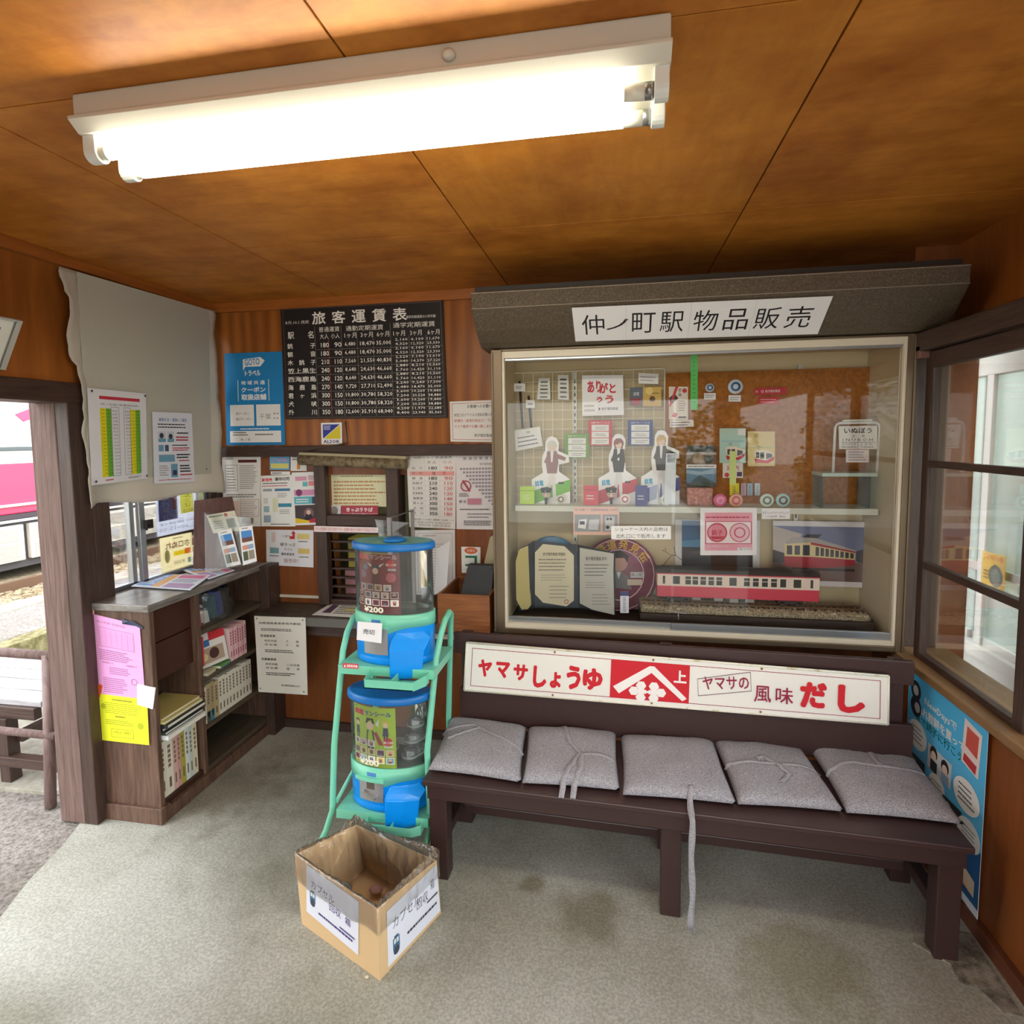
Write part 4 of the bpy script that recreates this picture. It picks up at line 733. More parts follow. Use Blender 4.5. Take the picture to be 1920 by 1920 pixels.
hrs = ['5:51', '6:27', '6:59', '7:29', '8:04', '8:41', '9:12', '9:45', '10:19', '11:16', '12:08', '13:06', '14:04', '15:02', '15:59', '16:57', '17:55', '18:51', '19:49']
for k, h_ in enumerate(hrs):
    y = .215+k*.0375
    for x in (.385, .605): it_ = ('t', h_, x, y, x+.08, y+.016, (60, 60, 60)); tt.append(it_)
    for x in (.2, .29, .72, .81): tt.append(('r', x, y, x+.05, y+.004, (80, 80, 30)))
tt += [('l', .2, .95, .35, .975, 1, (190, 50, 60)), ('l', .6, .95, .85, .975, 2, GREY)]+[('c', a_, c_, .018, (70, 70, 70)) for a_, c_ in ((.04, .03), (.95, .03), (.04, .965), (.95, .965))]
sheet('timetable_poster', 'laminated timetable with yellow and green columns on the cloth screen', 'poster', 0, -2.222, [(163, 727), (273, 738), (276, 897), (172, 910)], (226, 228, 234), tt, rough=.25)
BB = (110, 160, 190)
sheet('rules_poster', 'laminated guide sheet with small blue pictures on the cloth screen', 'poster', 0, -2.222, [(285, 772), (359, 775), (365, 903), (289, 907)], (226, 230, 240),
  [('t', '乗車方法！ 電車のご案内', .15, .08, .85, .13, (60, 100, 170), .01), ('l', .12, .15, .9, .23, 2, INK, .4), ('r', .12, .27, .3, .42, (196, 206, 214)), ('r', .12, .37, .3, .42, BB), ('r', .34, .27, .5, .42, (196, 206, 214)), ('r', .34, .37, .5, .42, BB), ('c', .42, .34, .05, (60, 60, 80)), ('c', .2, .33, .05, (60, 60, 80)), ('l', .58, .27, .9, .31, 1, INK), ('l', .55, .33, .92, .41, 2, (190, 50, 60)), ('r', .12, .46, .24, .55, BB), ('r', .27, .46, .36, .55, (70, 90, 120)), ('l', .45, .45, .9, .48, 1, INK), ('l', .45, .49, .9, .55, 2, (190, 50, 60)), ('r', .12, .6, .5, .7, BB), ('l', .55, .58, .92, .66, 2, INK), ('l', .6, .67, .9, .7, 1, (190, 50, 60)), ('l', .12, .74, .34, .9, 5, GREY, .3), ('r', .4, .73, .56, .92, BB), ('r', .44, .82, .54, .89, (50, 60, 80)), ('l', .62, .74, .94, .86, 3, INK), ('l', .62, .87, .94, .91, 1, (190, 50, 60)), ('l', .1, .945, .9, .965, 1, (190, 50, 60))], rough=.25)
sheet('drink_poster', 'white poster with dark blue and yellow panels facing out through the left window', 'poster', 0, -2.365, [(291, 915), (366, 905), (371, 990), (295, 1007)], (222, 226, 236),
  [('r', .08, .05, .42, .62, (232, 226, 60)), ('t', 'き\nん\nつ\nば', .17, .08, .32, .5, (70, 70, 50)), ('t', '¥120', .1, .53, .36, .61, (60, 60, 60)), ('r', .5, .05, .95, .70, (52, 62, 90)), ('r', .52, .07, .62, .5, (220, 90, 80)), ('t', 'あ\nん\nパ\nン', .68, .08, .86, .54, WHITE, .01), ('t', '¥120', .55, .58, .85, .68, WHITE), ('t', '営業日 木曜 金曜 土曜', .06, .75, .92, .80, GREY), ('t', '12:30~15:00', .04, .84, .95, .93, (150, 156, 170))], mirror=True, see=.85)
sheet('snack_poster', 'cream poster with brown lettering below the blue panel poster on the window', 'poster', 0, -2.365, [(299, 1010), (359, 998), (361, 1062), (303, 1076)], (242, 236, 208),
  [('l', .3, .05, .7, .1, 1, GREY), ('t', 'ホロぬれ', .08, .16, .85, .36, (150, 80, 50), .02), ('r', .25, .45, .6, .58, (236, 220, 40)), ('r', .05, .42, .25, .58, (214, 120, 70)), ('c', .8, .55, .08, (130, 130, 90), 2), ('t', '¥200', .25, .72, .6, .82, (90, 80, 60)), ('r', .05, .7, .15, .85, BB)], mirror=True, see=.85)
fr = thing('framed_picture', 'pale framed picture with purple print leaning out above the doorway', 'picture', (-2.24, 1.5, 1.98))
FR = [Vector((-2.175, 1.25, 2.155)), Vector((-2.175, 1.822, 2.155)), Vector((-2.27, 1.822, 1.98)), Vector((-2.27, 1.25, 1.98))]
def offp(P, d): n = (P[1]-P[0]).cross(P[0]-P[3]).normalized(); return [p+n*d for p in P]
b = MB().mat(M((186, 184, 176), .4)); A_ = offp(FR, .0); B_ = offp(FR, .014)
c0 = sum(FR, Vector())/4; I_ = [c0+(p-c0)*.93 for p in B_]
b.add(A_+B_+I_, [(0, 1, 2, 3), (0, 4, 5, 1), (1, 5, 6, 2), (2, 6, 7, 3), (3, 7, 4, 0), (4, 8, 9, 5), (5, 9, 10, 6), (6, 10, 11, 7), (7, 11, 8, 4)]); b.build('frame', None, fr)
sheet3('print', None, None, [c0+(p-c0)*.93 for p in offp(FR, .002)], (232, 232, 220), [('r', .55, .18, .93, .32, (130, 90, 170)), ('r', .6, .5, .9, .54, (150, 120, 180))], parent=fr)

# ================================================================== SHOWCASE
sc = thing('showcase', 'large glass fronted display case with bronze frame on the back wall', 'display case', (.32, 2.8, .79))
GX0, GX1, GZ0, GZ1, GY = -.505, 1.155, .818, 2.078, 2.62
b = MB().mat(m_brass); b.box(-.565, GX0-.022, GY, 3.0, .775, 2.10).box(GX0-.022, GX0-.01, GY, GY+.05, .775, 2.10).box(GX1+.01, GX1+.022, GY, GY+.05, .775, 2.10).box(GX1+.022, 1.198, GY, 3.0, .775, 2.10).box(GX0-.01, GX1+.01, GY, GY+.05, .775, GZ0-.02).box(GX0-.01, GX1+.01, GY, GY+.05, GZ1+.012, 2.10)
b.box(-.565, -.555, GY-.008, GY, .78, 2.09).box(1.188, 1.198, GY-.008, GY, .78, 2.09)
b.build('outer_frame', None, sc, .003)
MB().mat(M((222, 212, 190), .5, name='ivory_frame')).box(GX0-.012, GX0, GY+.006, GY+.04, GZ0-.02, GZ1+.012).box(GX1, GX1+.012, GY+.006, GY+.04, GZ0-.02, GZ1+.012).box(GX0, GX1, GY+.006, GY+.04, GZ0-.02, GZ0).box(GX0, GX1, GY+.006, GY+.04, GZ1-.018, GZ1+.012).build('inner_frame', None, sc, .002)
m_int = M((206, 190, 152), .85, name='beige_lining')
MB().mat(m_int).box(GX0-.02, GX1+.02, 3.0, 3.012, .79, 2.09).box(GX0-.02, GX0-.01, GY+.05, 3.0, .79, 2.09).box(GX1+.01, GX1+.02, GY+.05, 3.0, .79, 2.09).box(GX0, GX1, GY+.05, 3.0, 2.085, 2.095).mat(M((70, 60, 50), .6)).box(GX0-.01, GX1+.01, GY+.05, 3.0, .79, .80).build('lining', None, sc)
MB().mat(M((222, 222, 206), .5)).box(-.49, 1.15, 2.80, 2.985, 1.342, 1.362).mat(M((206, 208, 190), .4)).box(-.49, 1.15, 2.79, 2.80, 1.335, 1.363).build('shelf', None, sc, .002)
b = MB().mat(M((190, 190, 180), .4, .3))
for px in (1078, 1497):
    p = at(px, 800, 1, 2.985); b.box(p.x-.010, p.x+.010, 2.985, 2.997, .82, 2.03)
b.mat(M((40, 38, 34), .6))
for px in (1078, 1497):
    p = at(px, 800, 1, 2.985)
    for k in range(34): b.box(p.x-.003, p.x+.003, 2.984, 2.986, .85+k*.034, .868+k*.034)
b.build('slotted_rail', None, sc)
for q_ in ((GX0, .25, GY+.035, GY+.05, .80, .845), (.25, GX1, GY+.018, GY+.033, .80, .850), (GX0, GX1, GY+.02, GY+.05, 2.05, 2.06)): MB().mat(m_alu).box(*q_).build('track', None, sc, .001)
MB().mat(m_glass).box(GX0, .262, GY+.041, GY+.045, .84, 2.06).build('pane', None, sc); MB().mat(m_glass).box(.247, GX1, GY+.024, GY+.028, .85, 2.06).build('pane', None, sc)
p = at(1272, 1149, 1, GY); MB().mat(M((150, 146, 136), .4, .8)).bar((p.x-.05, GY+.01, p.z+.008), (p.x+.035, GY+.01, p.z-.004), .008, .006).tube([(p.x, GY+.01, p.z), (p.x+.002, GY+.01, p.z-.035)], .003, 6).build('lock', None, sc)
# hood
pf = [(2.43, 2.315), (2.425, 2.31), (2.425, 2.243), (2.45, 2.215), (2.50, 2.165), (2.56, 2.122), (2.60, 2.105), (2.66, 2.103), (3.0, 2.103), (3.0, 2.315)]
b = MB().mat(m_hood).prism(pf, 0, -.605, 1.275); b.build('hood', None, sc, .003)
MB().mat(M((48, 40, 34), .6)).box(-.60, 1.27, 2.47, 3.0, 2.315, 2.345).build('hood_top', None, sc, .002)
MB().mat(M((150, 140, 124), .6)).box(-.605, 1.275, 2.4235, 2.426, 2.242, 2.2445).box(-.605, 1.275, 2.4235, 2.426, 2.306, 2.309).build('seam_line', None, sc)
def atp(x, y, P, N): d = CR*(x-PX)+CU*(PY-y)+CF*FPX; P = Vector(P); N = Vector(N); return EYE+d*((P-EYE).dot(N)/d.dot(N))
HP, HN = Vector((0, 2.4345, 2.233)), Vector((0, -.1275, -.1595)).normalized()
q = [atp(x, y, HP+HN*.012, HN) for x, y in ((1072, 577), (1562, 555), (1533, 626), (1079, 640))]
it = []
for i, ch in enumerate('仲ノ町駅物品販売'):
    x = (.035, .135, .245, .36, .495, .615, .735, .855)[i]; it.append(('t', ch, x, .22 if ch != 'ノ' else .25, x+.095, .80, INK, .0))
it += [('r', .22, 0, .221, 1, (200, 200, 200)), ('r', .478, 0, .479, 1, (200, 200, 200)), ('r', .725, 0, .726, 1, (200, 200, 200))]
sheet3('shop_sign', 'long white paper sign with black characters on the showcase hood', 'sign', q, (240, 240, 240), it)

# ---- goods, upper level left
def inx(name, label, px, col, items, v, cat='label', **k): return sheet(name, label, cat, 1, v, px, col, items, **k)
gp = thing('wire_grid', 'white wire display grid on the left of the showcase', 'display grid', at(1103, 945, 1, 2.97))
A_, B_ = at(963, 707, 1, 2.965), at(1244, 947, 1, 2.965); b = MB().mat(M((226, 222, 200), .4)); nx, ny = 15, 14
for i in range(nx+1): x = A_.x+(B_.x-A_.x)*i/nx; b.bar((x, 2.965, B_.z), (x, 2.965, A_.z+.02), .003, .003)
for j in range(ny+1): z = B_.z+(A_.z+.02-B_.z)*j/ny; b.bar((A_.x, 2.968, z), (B_.x, 2.968, z), .003, .003)
b.build('grid', None, gp, fix=False)
MB().mat(M((226, 222, 200), .4)).tube([(A_.x, 2.965, B_.z), (A_.x, 2.965, A_.z+.01), (A_.x+.01, 2.965, A_.z+.02), (B_.x-.01, 2.965, A_.z+.02), (B_.x, 2.965, A_.z+.01), (B_.x, 2.965, B_.z)], .004, 8).build('rim', None, gp)
for x0_, y0_, x1_, y1_, lab in ((974, 715, 980, 803, 'taller dark pencil hanging at the left edge of the wire grid'), (991, 742, 996, 802, 'shorter dark pencil hanging on the wire grid')):
    tag(MB().mat(M((60, 46, 40), .5)).tube([at(x0_, y0_, 1, 2.955), at(x1_, y1_, 1, 2.955)], .006, 8).build('pencil'), lab, 'pencil')
inx('price_tag', 'white tag on the taller hanging pencil', [(963, 719), (985, 734)], WHITE, [('l', .2, .3, .8, .7, 2, GREY)], 2.945)
inx('price_tag', 'white tag on the shorter hanging pencil', [(986, 750), (1003, 765)], WHITE, [('l', .2, .3, .8, .7, 1, GREY)], 2.945)
inx('price_note', 'handwritten white card below the hanging pencils', [(965, 807), (1012, 800), (1018, 836), (967, 846)], WHITE, [('t', '鉛筆', .45, .12, .6, .26, GREY), ('l', .1, .3, .9, .9, 3, (110, 110, 140), .3)], 2.94)
for px, lab in (([(1010, 709), (1031, 709), (1032, 749), (1007, 749)], 'striped packet strip left of the shelf rail'), ([(1046, 703), (1066, 703), (1067, 750), (1046, 749)], 'striped packet strip beside the shelf rail')):
    inx('goods_strip', lab, px, (222, 224, 216), [('r', .2, .15+.17*k, .8, .22+.17*k, (90, 84, 84) if k % 2 == 0 else (130, 126, 130)) for k in range(4)]+[('r', 0, .76, 1, 1, (232, 236, 236)), ('l', .2, .82, .8, .95, 1, GREY)], 2.945, cat='goods')
hk = [('ring', .3, .32, .14, (206, 56, 66), .28), ('tr', 'ありがとう', .48, .27, .66, .22, -.05, (206, 56, 66), .04), ('tr', 'がとう', .55, .52, .42, .2, -.03, (206, 56, 66), .04), ('p', [(.4, .8), (.44, .83), (.4, .88)], INK), ('t', '銚子電気鉄道', .47, .80, .86, .87, INK), ('r', .0, .66, .36, .96, (246, 246, 246)), ('l', .05, .7, .32, .92, 2, (200, 200, 200))]
hk = [('tr', 'あり', .30, .28, .34, .30, -.04, (206, 56, 66), .035), ('tr', 'がと', .62, .32, .40, .26, .0, (206, 56, 66), .035), ('tr', 'う', .66, .60, .2, .2, 0, (206, 56, 66), .035), ('tr', 'う', .42, .60, .15, .13, -.3, (206, 56, 66), .035)]+hk[3:]
inx('hand_towel', 'white square hand towel with big red brush lettering in clear film', [(1091, 704), (1168, 703), (1170, 778), (1092, 780)], (236, 236, 238), hk, 2.93, cat='towel', rough=.3)
inx('goods_card', 'card with grey and gold halves at the top right of the wire grid', [(1181, 727), (1240, 725), (1240, 762), (1180, 761)], (206, 168, 70), [('r', 0, 0, .42, 1, (92, 104, 120)), ('r', .05, .6, .36, .95, (160, 50, 60)), ('t', '銚電', .12, .25, .3, .45, WHITE), ('c', .72, .62, .09, (90, 60, 20), 1), ('l', .52, .28, .95, .38, 1, (110, 80, 20)), ('c', .62, .2, .12, (226, 204, 120))], 2.94, cat='card', rough=.3)
inx('price_note', 'blank looking white price card above the gold card', [(1197, 699), (1235, 701), (1234, 720), (1197, 719)], WHITE, [('l', .1, .2, .9, .85, 2, (170, 170, 180), .3)], 2.94)
for px, c_, n_ in ((((1059, 813), (1105, 859)), (112, 160, 60), 'green'), (((1103, 788), (1148, 835)), (202, 56, 60), 'red'), (((1177, 788), (1224, 835)), (48, 66, 140), 'blue')):
    inx('price_card', n_+' bordered price card with three white rows on the wire grid', px, c_, [('t', '本銚子 澪つくし グッズ', .12, .06, .88, .14, WHITE)]+[('r', .14, .18+.27*k, .86, .42+.27*k, WHITE) for k in range(3)]+[('l', .3, .24+.27*k, .8, .38+.27*k, 2, GREY, .3) for k in range(3)], 2.935, cat='price card')
# cut-out standees and small figures
def cut(name, label, v, outline, col, items, cat, group=None, th=.004):
    fn = lambda a, b_, n: at(a, b_, 1, v-n)
    s = Sheet(fn, 1.0); n = len(outline); s.mb.mat(M(col, .4)); s.mb.add([fn(x, y, th) for x, y in outline]+[fn(x, y, 0) for x, y in outline], [tuple(range(n)), tuple(range(2*n-1, n-1, -1))]+[(i, (i+1) % n, (i+1) % n+n, i+n) for i in range(n)]); s.n = th
    s.run(items); o = s.mb.build(name, None, None, fix=False); return tag(o, label, cat, group)
SK = (232, 204, 184)
def standee(x, top, bot, hair, coat, strip, arm, label, x2):
    h = bot-top; c = x
    out = [(c-12, top+6), (c-7, top-2), (c, top-4), (c+8, top-1), (c+13, top+8), (c+12, top+h*.19), (c+16*arm+6, top+h*.26), (c+14*arm+10, top+h*.36), (c+13, top+h*.4), (c+13, top+h*.5), (c+34, top+h*.62), (c+34, bot), (c-38, bot), (c-38, top+h*.62), (c-17, top+h*.52), (c-19, top+h*.4), (c-18, top+h*.27), (c-13, top+h*.18)]
    it = [('p', [(c-38, top+h*.80), (c+34, top+h*.62), (c+34, top+h*.80), (c-38, bot)], strip), ('tr', '銚電', c-24, top+h*.68, 16, 11, -.1, (60, 170, 210), .03),
          ('p', [(c-5, top+h*.5), (c+6, top+h*.5), (c+8, bot-4), (c+2, bot-4), (c, top+h*.62), (c-4, bot-8), (c-9, bot-8)], (226, 226, 226) if coat != (150, 110, 104) else (232, 228, 224)),
          ('p', [(c-9, top+h*.19), (c+9, top+h*.19), (c+12, top+h*.36), (c+9, top+h*.53), (c-9, top+h*.53), (c-12, top+h*.36)], coat), ('p', [(c-3, top+h*.19), (c+3, top+h*.19), (c+1, top+h*.36), (c-2, top+h*.36)], (236, 232, 230)),
          ('p', [(c+7, top+h*.22), (c+14*arm+4, top+h*.29), (c+14*arm+2, top+h*.34), (c+7, top+h*.3)], coat), ('p', [(c-8, top+h*.22), (c-15, top+h*.36), (c-11, top+h*.38), (c-6, top+h*.3)], coat),
          ('c', c, top+h*.11, 9.5, hair), ('p', [(c-9, top+h*.11), (c-7, top+h*.21), (c-3, top+h*.17)], hair), ('p', [(c+9, top+h*.11), (c+7, top+h*.2), (c+3, top+h*.17)], hair), ('c', c, top+h*.135, 6, SK), ('p', [(c-8, top+h*.12), (c-5, top+h*.04), (c+5, top+h*.04), (c+8, top+h*.12), (c+3, top+h*.10), (c-2, top+h*.13)], hair), ('r', c+12, top+h*.66, c+22, top+h*.69, INK)]
    cut('cardboard_standee', label, 2.90, out, (240, 240, 240), it, 'standee')
standee(1035, 822, 946, (214, 214, 206), (150, 110, 104), (110, 190, 40), 1.6, 'standee of a pale haired figure with a green stripe base', 0)
standee(1160, 817, 946, (150, 90, 80), (46, 36, 34), (206, 30, 60), -.6, 'standee of a brown haired figure in black jacket with a red stripe base', 0)
standee(1240, 810, 946, (206, 176, 110), (70, 66, 60), (44, 60, 150), 1.7, 'standee of a fair haired figure in grey with a blue stripe base', 0)
for x, lab in ((1024, 'small figure in a dark cap standing before the green striped standee'), (1146, 'small figure in a dark cap standing before the red striped standee')):
    t = thing('mascot_figure', lab, 'figure', at(x, 945, 1, 2.84), 'small capped figures on the showcase shelf')
    hd = at(x, 926, 1, 2.84); MB().mat(M(SK, .5)).sphere(hd, .021, 1, .9, .9, 14).mat(M((60, 50, 50), .5)).sphere(hd+Vector((-.008, -.0175, -.001)), .003).sphere(hd+Vector((.009, -.0175, -.001)), .003).build('head', None, t)
    MB().mat(M((30, 30, 34), .5)).lathe([(0, .022), (.026, .019), (.030, .011), (.024, .006), (.025, -.003), (0, -.003)], hd+Vector((0, 0, .011)), 20).mat(M((200, 190, 140), .4)).sphere(hd+Vector((0, -.026, .016)), .004).build('cap', None, t)
    MB().mat(M((30, 30, 36), .6)).tube([at(x, 934, 1, 2.84), at(x, 945.5, 1, 2.84)], [.009, .006], 10).build('body', None, t)
for px, c_, n_ in ((((975, 912), (1002, 945)), (176, 214, 40), 'lime green'), (((1094, 910), (1122, 947)), (206, 50, 70), 'red'), (((1191, 910), (1214, 948)), (44, 46, 130), 'dark blue')):
    inx('goods_packet', n_+' goods packet standing on the left part of the showcase shelf', px, c_, [('r', .0, .22, 1, .25, (max(c_[0]-60, 0), max(c_[1]-60, 0), max(c_[2]-30, 0))), ('l', .2, .45, .8, .75, 2, (230, 230, 220), .3)], 2.82, cat='packet', th=.004)
def badge(x, y, r, c1, c2, lab, v=2.815, g='round badges on the showcase shelf'):
    p = at(x, y, 1, v); R_ = r*v/FPX
    t = thing('badge', lab, 'badge', (p.x, v, p.z-R_), g)
    MB().mat(M(c1, .2)).lathe([(0, -.006), (R_*.6, -.005), (R_*.92, -.002), (R_, .001), (R_*.95, .004), (0, .004)], p, 24, 'y').build('face', None, t)
    MB().mat(M(c2, .3)).lathe([(R_*.35, -.0075), (R_*.62, -.007), (R_*.62, -.0045), (R_*.35, -.0055)], p, 20, 'y').build('motif', None, t)
for a_ in ((1052, 936, 9, (214, 214, 196), (110, 110, 96), 'silvery shiny badge beside the lime green packet'), (1172, 936, 10, (236, 232, 228), (196, 110, 120), 'white badge with pink rim beside the red packet'), (1250, 937, 11, (236, 240, 236), (150, 190, 170), 'white and pale green badge beside the dark blue packet'),
           (1350, 938, 12, (214, 110, 150), (240, 170, 200), 'bright pink badge, first of the four under the cork board'), (1380, 938, 12, (226, 170, 150), (206, 110, 120), 'peach badge right of the bright pink one'), (1438, 938, 12, (206, 222, 206), (110, 130, 120), 'pale green badge on the showcase shelf'), (1468, 938, 12, (160, 206, 200), (110, 70, 60), 'teal edged badge, rightmost on the shelf')): badge(*a_)
def clearbox(x0_, y0_, x1_, y1_, lab, v=2.82):
    A_, B_ = at(x0_, y0_, 1, v), at(x1_, y1_, 1, v); tag(MB().mat(m_acryl).box(A_.x, B_.x, v, v+.03, B_.z, A_.z).build('clear_case'), lab, 'case')
clearbox(1218, 910, 1234, 946, 'clear upright case between the blue packet and the standee')
inx('film_strip', 'translucent white strip hanging before the fair haired standee', [(1249, 850), (1268, 850), (1266, 945), (1245, 945)], (216, 226, 232), [('r', .1, .02, .9, .18, (150, 156, 170))], 2.80, cat='strip')
# ---- cork board side
cb = at(1247, 700, 1, 2.985), at(1637, 947, 1, 2.985)
tag(MB().mat(speckle('cork', (150, 92, 30), (176, 112, 42), 60, .85, bump=.1)).box(cb[0].x, cb[1].x, 2.975, 2.995, cb[1].z-.04, cb[0].z).build('cork_board', bevel=.002), 'brown cork board on the right half inside the showcase', 'board')
inx('goods_poster', 'tall red and white goods card at the left of the cork board', ((1254, 725), (1290, 787)), (232, 222, 208), [('p', [(.0, .35), (.3, .2), (.5, .35), (.1, .55)], (60, 40, 36)), ('p', [(.35, 0), (.5, 0), (.1, .6), (0, .6)], (206, 50, 56)), ('t', 'の\nみ', .5, .05, .66, .3, INK, .02), ('c', .82, .12, .12, (206, 50, 56)), ('p', [(.15, .9), (.25, .78), (.45, .82), (.35, .94)], (206, 50, 56)), ('r', .5, .9, .9, .95, (90, 50, 50)), ('l', .5, .4, .9, .75, 5, (150, 110, 100), .3)], 2.96, cat='card')
inx('price_note', 'white price label below the tall red and white card', [(1256, 788), (1300, 787), (1301, 800), (1256, 801)], (232, 224, 218), [('l', .05, .15, .95, .9, 2, (110, 90, 90), .4)], 2.955)
inx('green_ribbon', 'long bright green tape hanging from the top of the showcase', ((1295, 664), (1308, 768)), (76, 190, 90), [('l', .3, .1, .7, .9, 10, (50, 120, 60), .2)], 2.70, cat='tape')
for x, y, r, lb, n_ in ((1331, 727, 8, ((1320, 737), (1342, 749)), 'small round blue medal'), (1379, 725, 13, ((1366, 741), (1389, 753)), 'larger round blue medal')):
    badge(x, y, r, (206, 220, 230), (60, 100, 150), n_+' pinned on the cork board', 2.96, 'medals on the cork board'); inx('price_note', 'small white label under the '+n_, lb, WHITE, [('l', .1, .2, .9, .85, 2, GREY, .3)], 2.965)
inx('name_tag', 'long red tag with white print on the cork board', [(1414, 728), (1475, 726), (1475, 737), (1462, 742), (1425, 742), (1414, 737)][:2]+[(1474, 739), (1415, 741)], (190, 30, 44), [('ring', .25, .5, .04, WHITE, .3), ('t', '銚子電気鉄道', .34, .3, .8, .7, WHITE), ('ring', .07, .5, .03, WHITE, .3)], 2.96, cat='tag')
inx('price_note', 'red price label under the long red tag', ((1422, 744), (1460, 758)), (196, 24, 36), [('l', .1, .2, .9, .85, 2, (236, 190, 190), .3)], 2.965)
tc_ = [('r', .05, .35, .95, .4, (150, 200, 200)), ('p', [(.25, .55), (.6, .52), (.95, .62), (.95, .8), (.75, .9), (.28, .8)], (236, 226, 206)), ('p', [(.25, .78), (.68, .84), (.97, .72), (.95, .82), (.75, .92), (.28, .9)], (200, 40, 60)), ('r', .3, .6, .42, .76, (70, 70, 76)), ('r', .46, .6, .6, .78, (70, 70, 76)), ('p', [(.68, .62), (.9, .65), (.9, .74), (.68, .8)], (90, 90, 96)), ('ring', .42, .45, .05, (90, 70, 70), .3)]
inx('train_print', 'pale teal print of a red tram on the cork board', ((1349, 803), (1398, 868)), (176, 212, 200), tc_+[('r', .7, .02, 1, .2, WHITE), ('c', .2, .1, .05, (220, 200, 110))], 2.955, cat='print')
inx('train_print', 'pale yellow print of a red tram on the cork board', ((1402, 809), (1453, 874)), (224, 204, 140), tc_[1:]+[('c', .3, .12, .08, (206, 170, 90)), ('r', .1, .45, .95, .48, (196, 200, 150))], 2.955, cat='print')
inx('price_note', 'white price card with red figures under the teal tram print', ((1355, 868), (1393, 896)), (232, 228, 220), [('t', '220円', .2, .2, .8, .5, (200, 50, 60), .02), ('c', .2, .8, .12, (200, 60, 70)), ('r', .7, .6, .95, .9, (90, 60, 110))], 2.95)
inx('neon_slip', 'yellow green film slip hanging before the teal tram print', ((1368, 846), (1380, 908)), (196, 216, 130), [], 2.84, cat='slip')
ph = thing('photo_rack', 'dark framed rack with two stacked railway photos', 'photo frame', at(1315, 913, 1, 2.93))
inx('frame', None, ((1287, 836), (1343, 913)), (50, 46, 46), [], 2.94, parent=ph)
inx('photo', 'upper brown photo', ((1287, 848), (1343, 871)), (110, 84, 66), [('r', 0, 0, 1, .2, (170, 160, 150)), ('c', .4, .5, .2, (150, 120, 90)), ('c', .75, .6, .15, (60, 50, 46))], 2.935, parent=ph)
inx('photo', 'lower blue mountain photo', ((1287, 878), (1343, 910)), (90, 130, 160), [('p', [(.1, .85), (.45, .4), (.7, .6), (.98, .85)], (60, 76, 92)), ('p', [(0, .1), (.5, .2), (1, 0), (1, .3), (.4, .4), (0, .3)], (150, 176, 196)), ('r', 0, .85, 1, 1, (60, 70, 60))], 2.935, parent=ph)
inx('photo_strip', None, ((1287, 871), (1343, 878)), WHITE, [('l', .05, .2, .95, .8, 1, GREY)], 2.935, parent=ph)
for x, c_, n_ in ((1377, (232, 220, 40), 'yellow'), (1394, (196, 150, 160), 'mauve'), (1406, (150, 176, 190), 'blue grey'), (1420, (190, 210, 216), 'pale blue')):
    inx('goods_slip', n_+' narrow goods slip in the row above the badges', ((x-(9 if n_ == 'yellow' else 5), 906), (x+(9 if n_ == 'yellow' else 5), 929)), c_, [('l', .3, .15, .7, .9, 5, (90, 80, 90), .3)], 2.95, cat='slip')
tag(MB().mat(speckle('pink_floral', (168, 110, 100), (214, 160, 150), 90, .9)).box(at(1287, 915, 1, 2.9).x, at(1334, 915, 1, 2.9).x, 2.86, 2.90, 1.3625, at(1287, 915, 1, 2.86).z).build('folded_cloth', bevel=.006), 'folded pink floral cloth under the photo rack', 'cloth')
inx('badge_price_label', 'white price label on the shelf edge under the two green badges', ((1428, 953), (1481, 973)), WHITE, [('t', 'まるヘッドマークバッジ', .03, .3, .97, .55, INK), ('t', '一つ400円（税込）', .15, .65, .85, .88, INK)], 2.785)
# glass riser with station sign
gr_ = thing('glass_riser', 'greenish glass riser with a white top plate at the right end of the shelf', 'riser', at(1600, 948, 1, 2.88))
z1 = at(1600, 890, 1, 2.82).z; xa, xb = at(1540, 900, 1, 2.82).x, 1.15
m_gg = clear('green_glass', (196, 222, 206), .9)
MB().mat(M((176, 196, 180), .2)).box(xa, xb, 2.81, 2.96, z1-.008, z1+.008).build('top_plate', None, gr_, .001)
MB().mat(m_gg).box(xa+.004, xa+.010, 2.82, 2.95, 1.363, z1-.008).build('side_glass', None, gr_); MB().mat(m_gg).box(xb-.03, xb-.024, 2.82, 2.95, 1.363, z1-.008).build('side_glass', None, gr_)
ss = thing('station_sign_model', 'miniature white station name sign standing on the glass riser', 'model sign', at(1608, 886, 1, 2.85)); zz = z1+.008
a_, c_ = at(1566, 800, 1, 2.85), at(1650, 800, 1, 2.85); zt = at(1600, 793, 1, 2.85).z
MB().mat(M((232, 230, 224), .3)).tube([(a_.x-.003, 2.85, zz), (a_.x, 2.85, zt-.02), (a_.x+.006, 2.85, zt-.006), (a_.x+.02, 2.85, zt), (c_.x-.02, 2.85, zt), (c_.x-.006, 2.85, zt-.006), (c_.x, 2.85, zt-.02), (c_.x-.005, 2.85, zz)], .006, 10).build('frame', None, ss)
MB().mat(M((226, 226, 216), .5)).box(a_.x+.03, c_.x-.035, 2.84, 2.86, zt+.006, zt+.016).build('lamp_cover', None, ss, .003)
